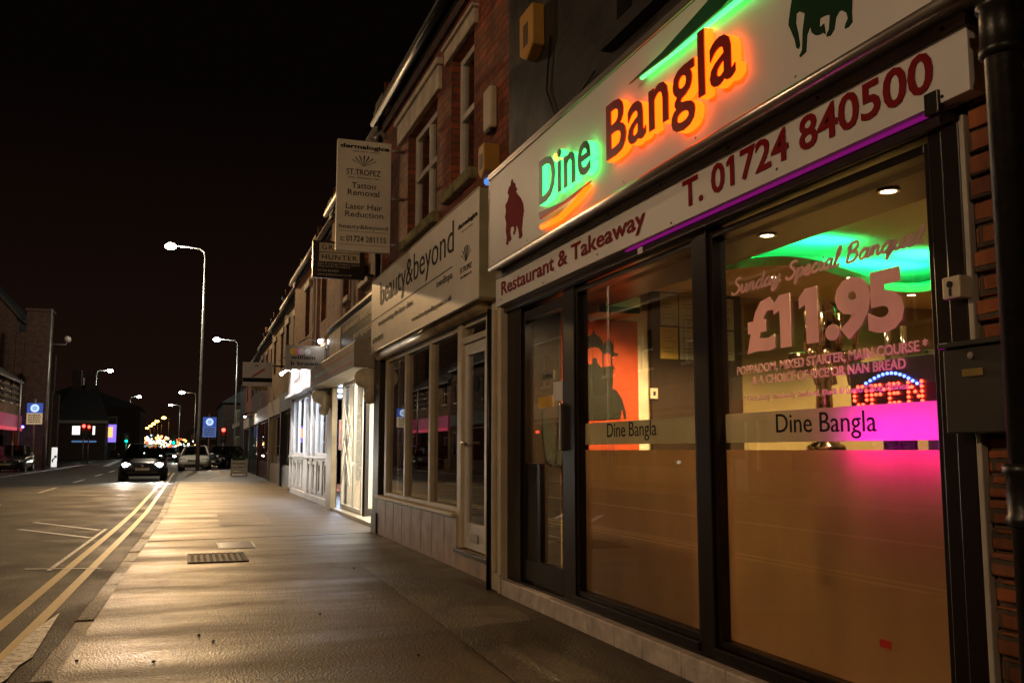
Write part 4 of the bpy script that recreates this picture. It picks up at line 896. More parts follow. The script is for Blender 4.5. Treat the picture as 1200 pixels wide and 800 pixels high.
MB().tube([(x1 - .02, YH + .035, z0 + .08), (2.75, YH + .035, z0 + .08)], .02, 8).build('bracket', IRON, t, smooth=True)

# ================================================================== LIT SHOP WITH THE CANOPY, AND THE OPTICIAN BEYOND
def front_wall(B, X, y0, y1, z0, zt, m, ops, depth=6., ret=True):
    mb = MB(); wall_open(mb, X, X + .3, y0, y1, z0, zt, ops)
    if ret: mb.box(X + .3, X + depth, y0, y0 + .2, 0, zt).box(X + .3, X + depth, y1 - .2, y1, 0, zt).box(X + depth, X + depth + .2, y0, y1, 0, zt)
    return mb.build('wall', m, B)
def roof(B, X, y0, y1, z, chim=True):
    MB().prism([(X - .15, y0, z), (X - .15, y1, z), (X + 3.2, y1, z + 2.3), (X + 3.2, y0, z + 2.3)], (0, 0, .06)).build('roof', SLATE, B)
    MB().tube([(X - .13, y0, z - .04), (X - .13, y1, z - .06)], .055, 8).build('gutter', mat('frosty_gutter', (.30, .27, .24), .5, var=.5, vs=9), B, smooth=True)
    MB().box(X - .06, X - .005, y0, y1, z - .16, z - .02).build('fascia_board', mat('dark_timber', (.03, .022, .018), .5), B)
    if chim:
        c = MB().box(X + .9, X + 1.6, y1 - .7, y1 - .05, z + .4, z + 2.3).box(X + .85, X + 1.65, y1 - .75, y1, z + 2.302, z + 2.4).build('chimney', BRICKD, B)
        for k in (0, 1): MB().lathe((X + 1.05 + .4 * k, y1 - .38, z + 2.4), [(.11, 0), (.09, .1), (.1, .35)], 10).build('chimney_pot', BRICKO, c, smooth=True)
CS = thing('canopy_shop_building', 'orange brick shop with grey slanted canopy and brightly lit white entrance', 'building', (2.7, 16, 0))
XK = 2.68; c0, c1 = YB1 + .02, 19.0
front_wall(CS, XK, c0, c1, 2.75, 5.95, BRICKO, [(14.6, 15.35, 3.9, 5.2), (16.6, 17.35, 3.9, 5.2)])
for a in (14.6, 16.6):
    sash(CS, XK + .1, a, a + .75, 3.9, 5.2, 4.6, UPVC); MB().box(XK - .05, XK + .02, a - .1, a + .85, 5.2, 5.36).build('lintel', STONE, CS, bevel=.01); MB().box(XK - .06, XK + .1, a - .08, a + .83, 3.8, 3.897).build('window_sill', STONE, CS, bevel=.01)
    bx('window_room', mat('dark_room', (.03, .025, .02), .9), CS, XK + .9, XK + .92, a - .4, a + 1.2, 3.7, 5.4)
roof(CS, XK, c0, c1, 5.98)
for y in (13.75, 17.2, 15.9): MB().tube([(XK - .05, y, 5.9), (XK - .05, y, 2.8)], .035, 8).build('downpipe', UPVC, CS, smooth=True)
# black upper board with pale writing
bx('sign_board', BLACKF, CS, XK - .10, XK - .005, 13.62, 18.6, 2.84, 3.46, .004); MB().box(XK - .13, XK - .005, 13.6, 18.62, 3.463, 3.50).build('board_trim', UPVC, CS)
MB().box(XK - .16, XK - .005, 13.50, 13.6, 2.72, 3.6).build('board_end', mat('olive_end_panel', (.24, .20, .10), .5), CS, bevel=.006)
ftext('independent financial', CP, CS, XK - .103, 16.6, 13.9, 3.20, .12, bold=.006, thick=.002); ftext('mortgages', CP, CS, XK - .103, 15.5, 13.9, 2.97, .12, bold=.006, thick=.002)
bx('pale_panel', CP, CS, XK - .104, XK - .101, 16.9, 18.3, 2.90, 3.36, 0)
# canopy
xcf = 2.28; GCAN = mat('grey_canopy', (.34, .30, .24), .5, var=.15)
ca0, ca1 = 13.62, 18.7
MB().prism([(xcf, ca0, 2.35), (xcf, ca0, 2.72), (xcf + .05, ca0, 2.76), (XK - .003, ca0, 2.80), (XK - .003, ca0, 2.35)], (0, ca1 - ca0, 0)).build('canopy', GCAN, CS, bevel=.006)
PKN = mat('pink_line', (.75, .20, .14), .5)
for z in (2.43, 2.60): bx('canopy_line', PKN, CS, xcf - .003, xcf - .0005, ca0 + .1, ca1 - .1, z, z + .018, 0)
bx('faded_mark', mat('pale_green_mark', (.45, .60, .48), .5), CS, xcf - .003, xcf - .0005, 16.4, 18.0, 2.49, 2.55, 0)
def scroll(y):
    s = MB(); p = []
    for k in range(15): a = R(60 + k * 15); p.append((2.44 + .13 * math.cos(a), y, 2.20 + .14 * math.sin(a)))
    for k in range(12): a = R(120 + k * 17); p.append((2.55 + .10 * math.cos(a), y, 1.93 + .11 * math.sin(a)))
    p += [(2.63, y, 1.9), (2.66, y, 2.0), (2.66, y, 2.345), (2.5, y, 2.345)]
    s.prism(p, (0, .09, 0)); s.build('scroll_bracket', mat('cream_scroll', (.62, .55, .40), .5), CS, smooth=True)
scroll(13.66); scroll(18.55)
# open porch lit white
WHI = mat('white_lobby_paint', (.84, .82, .76), .5, var=.02); y0_, y1_ = 14.0, 18.3
MB().box(XK, XK + 3, y0_, y1_, .0, .06).build('porch_floor', mat('pale_tiles', (.5, .44, .34), .35, var=.15), CS)
MB().box(XK + .3, XK + 3, y1_ + .002, y1_ + .08, .06, 2.6).box(XK + .3, XK + 3, y0_ - .08, y0_ - .002, .06, 2.6).box(XK + 3, XK + 3.06, y0_, y1_, .06, 2.6).box(XK + .0, XK + 3, y0_, y1_, 2.46, 2.5).build('porch_lining', WHI, CS)
for a, b in ((18.3, 18.95), (13.48, 13.98)): MB().box(XK - .02, XK + .08, a, b, 0, 2.36).build('shop_pier', CREAMP, CS, bevel=.006)
for a, b, x in ((15.5, 17.9, XK + .16),):
    gf = sash(CS, x, 16.0, 18.25, .07, 2.42, None, WHI, GLASS, .07, .06, (16.9,))
mb = MB()
for i in range(6):
    y = 17.0 + i * .22; mb.box(XK + .15, XK + .158, y, y + .02, .1, 2.3)
mb2 = MB()
for (ya_, za_, yb__, zb__) in ((18.1, .5, 17.1, 1.6), (17.1, .5, 18.1, 1.6), (18.1, 1.0, 17.3, 1.95), (17.1, 1.2, 17.9, 2.0)): mb2.tube([(XK + .15, ya_, za_), (XK + .15, yb__, zb__)], .012, 6)
mb2.build('lattice', WHI, CS)
dl = MB(); dl.obox((XK + .55, 15.75, 1.2), (.42, .22, 0), (-.02, .035, 0), (0, 0, 1.13)); 
dfr = MB()
for s_ in (-1, 1): dfr.obox((XK + .55 + s_ * .40, 15.75 + s_ * .21, 1.22), (.035, .02, 0), (-.014, .028, 0), (0, 0, 1.15))
for z in (.13, 2.3): dfr.obox((XK + .55, 15.75, z), (.38, .2, 0), (-.012, .024, 0), (0, 0, .06))
df = dfr.build('open_door', mat('black_door', (.02, .018, .016), .3), CS); MB().obox((XK + .55, 15.75, 1.22), (.37, .194, 0), (-.002, .004, 0), (0, 0, 1.05)).build('pane', GLASS, df)
lit = glow('warm_ceiling_panel', (1, .93, .80), 9)
for y in (15.0, 16.6): bx('ceiling_panel', lit, CS, XK + .5, XK + 1.3, y - .35, y + .35, 2.445, 2.457, 0); lamp('porch_lamp', 'AREA', (XK + .9, y, 2.43), 160, (1, .93, .80), CS, size=.7, rot=(0, 0, 0), sy_=.7)
sh = thing('display_stand', 'white display stand of small products inside the lit porch', 'display', (XK + 2.7, 14.6, .06)); bx('back', WHI, sh, XK + 2.75, XK + 2.8, 14.2, 15.6, .06, 2.1)
for k in range(5): bx('shelf', WHI, sh, XK + 2.5, XK + 2.748, 14.2, 15.6, .4 + k * .38, .42 + k * .38)
mb = MB(); rnd = random.Random(9)
for k in range(5):
    for i in range(11): h = rnd.uniform(.08, .2); mb.box(XK + 2.55, XK + 2.62, 14.25 + i * .12, 14.32 + i * .12, .421 + k * .38, .421 + k * .38 + h, rnd.randrange(3))
mb.build('products', [mat('pack_a', (.6, .2, .08), .5), mat('pack_b', (.1, .25, .3), .5), mat('pack_c', (.6, .5, .1), .5)], sh)
# optician: white shopfront
OP = thing('optician_building', 'orange brick building over a white panelled shopfront with glowing windows', 'building', (2.75, 22, 0))
XO2 = 2.80; o0, o1 = 19.02, 26.9
front_wall(OP, XO2, o0, o1, 3.35, 5.85, BRICKO, [(20.4, 21.3, 4.0, 5.2), (23.4, 24.3, 4.0, 5.2)])
for a in (20.4, 23.4):
    sash(OP, XO2 + .1, a, a + .9, 4.0, 5.2, 4.6, UPVC); MB().box(XO2 - .05, XO2 + .02, a - .1, a + 1, 5.2, 5.36).build('lintel', STONE, OP, bevel=.01); bx('window_room', mat('dark_room', (.03, .025, .02), .9), OP, XO2 + .9, XO2 + .92, a - .4, a + 1.2, 3.8, 5.4)
roof(OP, XO2, o0, o1, 5.87)
MB().tube([(XO2 - .05, 22.2, 5.8), (XO2 - .05, 22.2, 3.4)], .035, 8).build('downpipe', UPVC, OP, smooth=True)
WOP = mat('optician_white', (.74, .71, .66), .45, var=.1)
bx('fascia_board', WOP, OP, XO2 - .12, XO2 + .2, o0 + .05, o1 - .05, 2.62, 3.33, .005); MB().box(XO2 - .22, XO2 + .2, o0 + .03, o1 - .03, 2.54, 2.617).build('cornice', WOP, OP, bevel=.012)
ftext('william h brown', GREYT, OP, XO2 - .123, 25.8, 22.6, 2.88, .2, bold=.0, thick=.002)
bx('dark_emblem', BLACKT, OP, XO2 - .125, XO2 - .121, 19.3, 20.6, 2.7, 3.2, 0)
MB().box(XO2 - .05, XO2 + .1, o0 + .05, o1 - .05, 0, .14).build('plinth', WOP, OP, bevel=.008)
MB().box(XO2 - .02, XO2 + .1, o0 + .1, o1 - .1, .141, .95).build('stall_riser', WOP, OP)
for i in range(8):
    y = o0 + .3 + i * .93
    if i == 4: continue
    MB().box(XO2 - .04, XO2 - .0205, y, y + .1, .2, .9).box(XO2 - .04, XO2 - .0205, y + .6, y + .7, .2, .9).box(XO2 - .038, XO2 - .0205, y + .1, y + .6, .82, .9).box(XO2 - .038, XO2 - .0205, y + .1, y + .6, .2, .28).build('riser_panel', WOP, OP, bevel=.01)
MB().box(XO2 - .08, XO2 + .1, o0 + .1, o1 - .1, .952, 1.01).build('window_sill', WOP, OP, bevel=.012)
for y0, y1 in ((19.3, 21.9), (22.0, 22.8), (23.0, 26.5)):
    sash(OP, XO2 + .0, y0, y1, 1.012, 2.53, None, WOP, GLASS, .07, .08, tuple(y0 + (y1 - y0) * k / 3 for k in (1, 2)) if y1 - y0 > 1 else ())
for a, b in ((22.81, 22.99), (21.91, 21.99), (o0 + .02, 19.28), (26.52, o1 - .03)): MB().box(XO2 - .05, XO2 + .08, a, b, 0, 2.53).build('pilaster', WOP, OP, bevel=.008)
BLU = mat('pale_blue_lining', (.62, .68, .85), .6)
MB().box(XO2 + 2.2, XO2 + 2.25, o0 + .2, o1 - .2, .2, 2.6).box(XO2 + .3, XO2 + 2.2, o0 + .2, o1 - .2, 2.56, 2.6).box(XO2 + .3, XO2 + 2.2, o0 + .15, o0 + .2, .2, 2.6).box(XO2 + .3, XO2 + 2.2, o1 - .2, o1 - .15, .2, 2.6).build('window_lining', BLU, OP)
mb = MB(); rnd = random.Random(4)
for i in range(9):
    y = o0 + .6 + i * .8; mb.box(XO2 + .5, XO2 + .53, y, y + .35, 1.15, 1.15 + rnd.uniform(.4, 1.1), i % 3)
mb.build('display_boards', [mat('poster_teal', (.10, .42, .48), .5), mat('poster_white', (.8, .8, .8), .5), mat('poster_orange', (.7, .22, .08), .5)], OP)
for y in (20.5, 22.6, 24.8): lamp('window_lamp', 'AREA', (XO2 + .8, y, 2.54), 260, (.60, .74, 1), OP, size=1.4, rot=(0, 0, 0), sy_=1.6); bx('ceiling_panel', glow('cool_ceiling_panel', (.8, .88, 1), 9), OP, XO2 + .4, XO2 + 1.2, y - .5, y + .5, 2.549, 2.557, 0)
YH = 19.4
t, x0, x1, z0, z1 = hang('hanging_sign', 'grey hanging sign with yellow, pink and white dots over dark lettering', YH, (335, 404), (380, 433), mat('grey_sign', (.34, .31, .26), .4, var=.1))
w_, h_ = x1 - x0, z1 - z0
for k, (fx, c_) in enumerate(((.18, (.75, .62, .06)), (.26, (.75, .35, .10)), (.34, (.75, .20, .40)), (.40, (.7, .55, .6)), (.56, (.72, .74, .78)))):
    MB().lathe((x0 + w_ * fx, YH - .001, z0 + h_ * .74), [(.065, 0), (.065, -.003 - .001 * k)], 16, axis='y').build('dot', mat('dot_' + 'abcde'[k], c_, .4), t)
htext('william', BLACKT, t, YH, x0 + w_ * .14, x0 + w_ * .76, z0 + h_ * .42, h_ * .16, bold=.02); htext('h brown', BLACKT, t, YH, x0 + w_ * .14, x0 + w_ * .84, z0 + h_ * .16, h_ * .16, bold=.02)
MB().tube([(x1, YH + .03, z1 - .05), (XO2, YH + .03, z1 - .05)], .02, 8).build('bracket', IRON, t, smooth=True)
lm = glow('white_spot_lens', (1, .96, .95), 35)
for (u, v, s) in ((376, 399, 'above'), (331, 437, 'below')):
    p = sy(u, v, 19.2 if s == 'above' else 23.6); x_ = p[0]
    w = thing('sign_lamp', 'bright small white sign lamp %s the grey dotted hanging sign' % s, 'sign lamp', (x_, 19.2, p[1])); Y_ = 19.2 if s == 'above' else 23.6
    ORG[w.name] = Vector((x_, Y_, p[1])); w.location.y = Y_
    MB().tube([(x_ - .0, Y_, p[1]), (x_ + .12, Y_ + .05, p[1] + .07)], .035, 8).build('body', UPVC, w, smooth=True); MB().ball((x_ - .02, Y_ - .03, p[1] - .02), .045, 10).build('lens', lm, w, smooth=True)
    MB().tube([(x_ + .1, Y_ + .05, p[1] + .06), (2.85, Y_ + .05, p[1] + .06)], .012, 6).build('arm', UPVC, w, smooth=True)
    lamp('sign_lamp_beam', 'SPOT', (x_ - .05, Y_ + (.25 if s == 'above' else -.2), p[1] - .12), 60, (1, .95, .95), w, size=.04, rot=(0, R(-30), 0), spot=R(130))
for y in (21.0, 23.2, 25.4):
    w = thing('sign_lamp', 'small swan neck lamp lighting the white optician fascia', 'sign lamp', (XO2 - .5, y, 3.5), 'swan neck lamps over the white fascia')
    MB().tube([(XO2, y, 3.5), (XO2 - .3, y, 3.62), (XO2 - .5, y, 3.5)], .014, 8).lathe((XO2 - .5, y, 3.43), [(.05, .06), (.03, .08)], 10).build('arm', IRON, w, smooth=True)
    lamp('fascia_lamp', 'SPOT', (XO2 - .5, y, 3.44), 230, (1, .93, .95), w, size=.04, rot=(0, R(-35), 0), spot=R(140))

# ================================================================== REST OF THE RIGHT-HAND TERRACE
def shop_unit(name, label, X, y0, y1, h, bm, front, wins=2, signcol=None, lit=None, chim=True, canopy=False):
    B = thing(name, label, 'building', (X, (y0 + y1) / 2, 0)); n = wins; L_ = y1 - y0
    ops = [(y0 + L_ * (k + .5) / n - .45, y0 + L_ * (k + .5) / n + .45, 3.9, 5.1) for k in range(n)]
    front_wall(B, X, y0, y1, 2.9, h, bm, ops, 6)
    for o in ops:
        sash(B, X + .1, *o, 4.5, UPVC); MB().box(X - .04, X + .02, o[0] - .1, o[1] + .1, 5.1, 5.28).build('lintel', STONE, B); bx('window_room', mat('dark_room', (.03, .025, .02), .9), B, X + .8, X + .82, o[0] - .3, o[1] + .3, 3.7, 5.3)
    roof(B, X, y0, y1, h + .03, chim)
    bx('fascia_board', signcol or front, B, X - .1, X + .3, y0 + .1, y1 - .1, 2.35, 2.9, .006)
    for a in (y0, y1 - .3): MB().box(X - .06, X + .3, a, a + .3, 0, 2.35).build('pilaster', front, B, bevel=.01)
    ya_ = y0 + .3; dm_ = y0 + 1.3
    MB().box(X, X + .2, dm_, y1 - .3, 0, .6).build('stall_riser', front, B)
    gm = GLASSD
    sash(B, X + .02, dm_, y1 - .302, .602, 2.348, None, front, gm, .07, .08, (dm_ + (y1 - .3 - dm_) / 2,))
    d = MB().box(X + .1, X + .15, ya_ + .002, dm_ - .002, .02, 2.3).build('door', front, B, bevel=.006)
    bx('pane', gm, d, X + .094, X + .098, ya_ + .15, dm_ - .15, .9, 2.1, 0); bx('handle', ALU, d, X + .05, X + .092, dm_ - .12, dm_ - .09, .95, 1.15)
    inn = mat('shop_room', (.08, .06, .05), .8)
    MB().box(X + 2.5, X + 2.55, y0 + .2, y1 - .2, 0, 2.9).build('room_back', inn, B)
    if lit:
        bx('ceiling_panel', glow('shop_panel_' + name, lit[0], lit[1]), B, X + .8, X + 1.6, y0 + .8, y1 - .8, 2.80, 2.82, 0); lamp('shop_lamp', 'AREA', (X + 1.2, (y0 + y1) / 2, 2.78), lit[2], lit[0], B, size=1, rot=(0, 0, 0), sy_=1.5)
    if canopy:
        MB().prism([(X - .9, y0 + .2, 2.42), (X - .1, y0 + .2, 2.86), (X - .1, y0 + .2, 2.90), (X - .93, y0 + .2, 2.45)], (0, L_ - .4, 0)).box(X - .92, X - .9, y0 + .2, y1 - .2, 2.24, 2.42).build('awning', signcol or front, B)
    return B
DARKF = mat('dark_shopfront', (.03, .02, .02), .4); PALEF = mat('pale_shopfront', (.55, .48, .36), .5, var=.15); MAROON = mat('maroon_shopfront', (.10, .02, .025), .4)
GRN = mat('dark_green_shopfront', (.03, .06, .05), .4)
shop_unit('shop_building', 'dark fronted brick shop just beyond the white panelled shopfront', 2.95, 26.95, 31.4, 5.75, BRICKD, DARKF, 2, None)
shop_unit('shop_building', 'cream fronted shop with tall pale pier between two dark shops', 3.02, 31.42, 36.8, 5.7, BRICKB, PALEF, 2, PALEF)
shop_unit('shop_building', 'maroon fronted brick shop with a faintly lit window further along the terrace', 3.12, 36.85, 44.0, 5.7, BRICKR, MAROON, 3, PALEF, ((1, .75, .5), 2, 25))
shop_unit('shop_building', 'green fronted shop with awning near the far end of the terrace', 3.2, 44.05, 51.0, 5.6, BRICKD, GRN, 3, PALEF, ((1, .8, .6), 3, 30), True, True)
shop_unit('shop_building', 'last brick corner shop of the terrace by the side road', 3.3, 51.05, 57.5, 5.6, BRICKR, DARKF, 2, PALEF, ((1, .9, .8), 3, 20))
# far shop sign and its small neighbours
YH = 30.5
t, x0, x1, z0, z1 = hang('hanging_sign', 'white hanging sign with a red slanting bar above a dark band far along the terrace', YH, (285, 424), (319, 443), WPANEL, .08)
w_, h_ = x1 - x0, z1 - z0
text('A', BLACKT, t, (x0 + w_ * .38, YH - .003, z0 + h_ * .7), (1, 0, 0), (0, 0, 1), w_ * .16, h_ * .15, thick=.002)
MB().prism([(x0 + w_ * .27, YH - .002, z0 + h_ * .05), (x0 + w_ * .35, YH - .002, z0 + h_ * .0 + .02), (x0 + w_ * .78, YH - .002, z0 + h_ * .55), (x0 + w_ * .70, YH - .002, z0 + h_ * .62)], (0, .0015, 0)).build('red_bar', mat('red_bar', (.5, .04, .03), .4), t)
bx('dark_band', BLACKT, t, x0, x1, YH - .002, YH + .08, z0 - .13, z0 - .002, 0); bx('lower_panel', WPANEL, t, x0, x1, YH, YH + .08, z0 - .26, z0 - .132, 0)
MB().tube([(x1 - .02, YH + .04, z1 - .1), (3.0, YH + .04, z1 - .1)], .025, 8).build('bracket', IRON, t, smooth=True)
YH = 36.4
t, x0, x1, z0, z1 = hang('hanging_sign', 'small dim olive hanging sign beneath the white one with the red bar', YH, (296, 449), (313, 457), mat('dim_olive_sign', (.28, .22, .10), .5), .08)
MB().tube([(x1 - .02, YH + .04, z1 - .05), (3.05, YH + .04, z1 - .05)], .025, 8).build('bracket', IRON, t, smooth=True)
p = sy(287, 486, 46.0); w = thing('wall_lamp', 'small bright wall lamp over the far dark shops', 'wall lamp', (p[0], 46, p[1]))
MB().lathe((p[0], 46, p[1] - .06), [(.08, 0), (.12, .1), (.06, .16)], 12).build('shade', IRON, w, smooth=True); MB().ball((p[0], 46, p[1] - .05), .07, 10).build('bulb', glow('white_spot_lens', (1, .96, .95), 35), w, smooth=True)
MB().tube([(p[0], 46, p[1] + .08), (3.1, 46, p[1] + .12)], .02, 6).build('arm', IRON, w); lamp('wall_lamp_beam', 'POINT', (p[0], 46, p[1] - .2), 40, (1, .95, .9), w, size=.06)
p0, p1 = sz(283, 549), sz(296, 551)
pb = thing('planter', 'white slatted planter box with low plants on the far pavement', 'planter', (2.2, 43, 0)); px_, py_ = sz(290, 549.5)
px_, py_ = 2.35, 44.5
mb = MB()
for k in range(4): mb.box(px_ - .35, px_ + .35, py_ - .25, py_ - .22, .08 + k * .16, .2 + k * .16).box(px_ - .35, px_ + .35, py_ + .22, py_ + .25, .08 + k * .16, .2 + k * .16)
mb.box(px_ - .35, px_ - .31, py_ - .215, py_ + .215, 0, .75).box(px_ + .31, px_ + .35, py_ - .215, py_ + .215, 0, .75); mb.build('slats', WOP, pb)
mb = MB(); rnd = random.Random(2)
for i in range(90):
    c_ = Vector((px_ + rnd.uniform(-.33, .33), py_ + rnd.uniform(-.2, .2), .72 + rnd.uniform(0, .22))); a = Vector((rnd.uniform(-1, 1), rnd.uniform(-1, 1), rnd.uniform(-.3, 1))).normalized() * .07; b = a.cross(Vector((rnd.random(), rnd.random(), rnd.random()))).normalized() * .03
    mb.add([c_ - b, c_ + a, c_ + b, c_ - a], [(0, 1, 2, 3)])
mb.build('foliage', mat('plant_leaf', (.05, .09, .03), .5), pb)

# ================================================================== LAMP POSTS
def lamp_post(label, x, y, top, arm, lens, power, col, group=None, dz=.35, post=.085, lamp_on=True, lens_r=.24, throw=0, tcol=(1, .56, .20)):
    t = thing('street_lamp', label, 'street lamp', (x, y, 0), group); s = 1 if arm > 0 else -1
    MB().tube([(x, y, 0), (x, y, 2.2), (x, y, 2.25), (x, y, top - .5)], [post * 1.35, post * 1.35, post, post * .62], 12).tube([(x, y, top - .5), (x + s * .06, y, top - .2), (x + s * .3, y, top), (x + arm * .93, y, top + dz * .0 + .08)], [post * .62, post * .6, post * .55, post * .5], 10).build('post', STEEL, t, smooth=True)
    MB().box(x - .03 + (-s) * .0, x + .03, y - post * 1.35 - .012, y - post * 1.3, .6, 1.3).build('access_door', STEEL, t)
    lx = x + arm; lz = top + .06
    MB().prism([(lx - .36, y - .16, lz), (lx + .36, y - .16, lz), (lx + .30, y - .12, lz + .15), (lx - .30, y - .12, lz + .15)], (0, .32, 0)).build('lamp_head', STEEL, t, bevel=.03)
    MB().ball((lx, y, lz - .03), lens_r, 12, sq=(1.1, .85, .65)).build('lens', lens, t, smooth=True)
    if throw: lamp('lamp_throw', 'SPOT', (lx, y - .35, lz - .2), throw, tcol, t, size=.2, rot=(R(-76), 0, 0), spot=R(44), blend=.7)
    if lamp_on: lamp('lamp_light', 'POINT', (lx, y, lz - .35), power, col, t, size=.22)
    return t
def post_px(label, ub, Y_, lampuv, lens, power, col, grp=None, **k):
    x, _ = sy(ub, 540, Y_); lx, lz = sy(*lampuv, Y_); return lamp_post(label, x, Y_, lz, lx - x, lens, power, col, grp, **k)
WARM = (1, .64, .36); COOL = (.95, 1, .84)
post_px('tall grey street lamp with a warm glowing head beside the parked white car', 231.5, 56.4, (200, 289), LAMPW, 2600, (1, .84, .62), dz=.3, lens_r=.3, throw=13000)
post_px('street lamp past the side road by the far right shops', 274, 104, (254, 398), LAMPC, 1400, COOL, lens_r=.34, throw=1500)
post_px('street lamp half hidden behind the nearest lamp post', 226.5, 200, (213, 460), LAMPW, 1500, (1, .8, .5), lens_r=.45)
post_px('far right street lamp with small white head over the distant traffic', 208.5, 253, (200, 474.5), LAMPC, 1200, COOL, lens_r=.4)
post_px('street lamp beyond the red traffic lights on the left', 108, 144, (129, 434.5), LAMPC, 900, COOL, lens_r=.38)
post_px('far left street lamp with small white head before the orange lamps', 149.5, 216, (163, 465), LAMPC, 900, COOL, lens_r=.4)
for (u, v, Y_, ub) in ((192, 489.5, 314, 196), (184, 493.5, 351, 187.5), (180, 496.5, 385, 183), (176.5, 499, 426, 179), (172.5, 501.5, 459, 174.5)):
    post_px('distant orange street lamp in the right hand row', ub, Y_, (u, v), LAMPO, 400, (1, .5, .1), 'distant orange lamps on the right', lamp_on=Y_ < 360, lens_r=.62)
for (u, v, Y_, ub) in ((154, 485.5, 284, 150), (154.3, 491, 322, 151), (155, 496, 373, 152), (156, 499.5, 426, 153)):
    post_px('distant orange street lamp in the left hand row', ub, Y_, (u, v), LAMPO, 400, (1, .5, .1), 'distant orange lamps on the left', lamp_on=Y_ < 330, lens_r=.62)
# lamps of the same street behind and across from the viewpoint
lamp_post('street lamp on the opposite pavement behind the viewpoint', -8.2, -9.0, 6.4, 1.2, LAMPW, 700, WARM)
lamp_post('street lamp on the opposite pavement across from the restaurant', -8.2, 4.0, 6.0, 1.2, LAMPW, 760, WARM)
lamp_post('street lamp on the opposite pavement across from the white lit shops', -8.2, 28.5, 10.0, 2.0, LAMPW, 500, WARM)

# banners, traffic lights, poles
def banner(label, u0, v0, u1, v1, Y_, pole_u, lower, g_=1.):
    a, b = sy(u0, v0, Y_), sy(u1, v1, Y_); x0, x1, z1, z0 = a[0], b[0], a[1], b[1]
    t = thing('banner_sign', label, 'sign', ((x0 + x1) / 2, Y_, 0)); w_, h_ = x1 - x0, z1 - z0
    BL = mat('banner_blue', (.035, .10, .42), .45, emit=(.05, .13, .6), es=.55 * g_); LO = mat('banner_lower_%s' % lower, dict(blue=(.10, .18, .5), cream=(.6, .5, .3))[lower], .45, emit=dict(blue=(.12, .22, .6), cream=(.8, .62, .36))[lower], es=.45 * g_)
    RG = mat('banner_ring', (.6, .7, .8), .4, emit=(.65, .8, 1), es=.95); CE = mat('banner_centre', (.25, .45, .7), .4, emit=(.3, .55, .9), es=.8)
    bx('upper_panel', BL, t, x0, x1, Y_, Y_ + .12, z0 + h_ * .53, z1, .01); bx('lower_panel', LO, t, x0, x1, Y_, Y_ + .12, z0, z0 + h_ * .527, .01)
    c = ((x0 + x1) / 2, Y_ - .002, z0 + h_ * .76)
    MB().lathe(c, [(w_ * .28, 0), (w_ * .28, -.006)], 28, axis='y').build('roundel', RG, t); MB().lathe((c[0], Y_ - .009, c[2]), [(w_ * .17, 0), (w_ * .17, -.004)], 24, axis='y').build('roundel_centre', CE, t)
    rnd = random.Random(8); mb = MB()
    for k in range(5):
        x = x0 + w_ * .12
        while x < x1 - w_ * .15:
            d = w_ * rnd.uniform(.06, .16); mb.box(x, min(x + d, x1 - w_ * .1), Y_ - .004, Y_ - .001, z0 + h_ * (.08 + .085 * k), z0 + h_ * (.125 + .085 * k)); x += d + w_ * .04
    mb.build('print_lines', mat('banner_print', (.05, .06, .10), .5), t)
    px2 = sy(pole_u, 500, Y_ + .3)[0]; MB().tube([(px2, Y_ + .22, 0), (px2, Y_ + .22, z1 + .25)], .06, 10).build('pole', STEEL, t, smooth=True); MB().box(min(px2, c[0]), max(px2, c[0]) + .02, Y_ + .13, Y_ + .17, c[2] - .05, c[2] + .05).build('bracket', STEEL, t)
    return t
banner('blue banner sign with a white roundel behind the parked white car', 238, 488.5, 253, 512, 71.5, 245, 'blue')
banner('blue and cream banner sign with a white roundel on the left pavement', 32, 472, 49, 497, 62, 40, 'cream', .8)
def traffic_light(label, u, v, Y_, col, on, w_=.34):
    x, z = sy(u, v, Y_); t = thing('traffic_light', label, 'traffic light', (x, Y_, 0))
    zt = z + {'red': .18, 'green': .86}[on]; bx('housing', BLACKF, t, x - w_ / 2, x + w_ / 2, Y_, Y_ + .2, zt - 1.04, zt, .02)
    bx('backing_board', mat('backing_board', (.02, .02, .02), .5), t, x - w_ / 2 - .12, x + w_ / 2 + .12, Y_ + .205, Y_ + .215, zt - 1.15, zt + .1); MB().tube([(x, Y_ + .12, 0), (x, Y_ + .12, zt - 1.0)], .06, 10).build('pole', STEEL, t, smooth=True)
    for k, c_ in enumerate(('red', 'amber', 'green')):
        zz = zt - .18 - k * .34; lit = c_ == on
        MB().lathe((x, Y_ - .002, zz), [(.13, 0), (.13, -.02), (.08, -.05)], 16, axis='y').build('lens', glow('signal_' + c_, {'red': (1, .03, .02), 'green': (.0, 1, .5)}[c_], 14) if lit else mat('unlit_' + c_, {'red': (.08, .01, .01), 'amber': (.09, .04, .01), 'green': (.01, .05, .03)}[c_], .3), t)
        MB().tube([(x, Y_ - .003, zz + .14), (x, Y_ - .2, zz + .13)], .02, 6).build('visor', BLACKF, t)
    lamp('signal_glow', 'POINT', (x, Y_ - .3, z), 12 if Y_ < 130 else 8, col, t, size=.12)
RC, GC = (1, .04, .02), (.05, 1, .5)
traffic_light('red traffic signal left of the pair in front of the low lit building', 98.3, 499, 86, RC, 'red'); traffic_light('red traffic signal right of the pair in front of the low lit building', 104.3, 500, 90, RC, 'red')
traffic_light('green traffic signal standing left of the distant traffic', 148, 516.5, 120, GC, 'green'); traffic_light('green traffic signal beside the headlights near the parked white car', 203.5, 518.5, 120, GC, 'green')
traffic_light('red traffic signal on the right corner below the side road buildings', 262, 503.5, 72, RC, 'red')
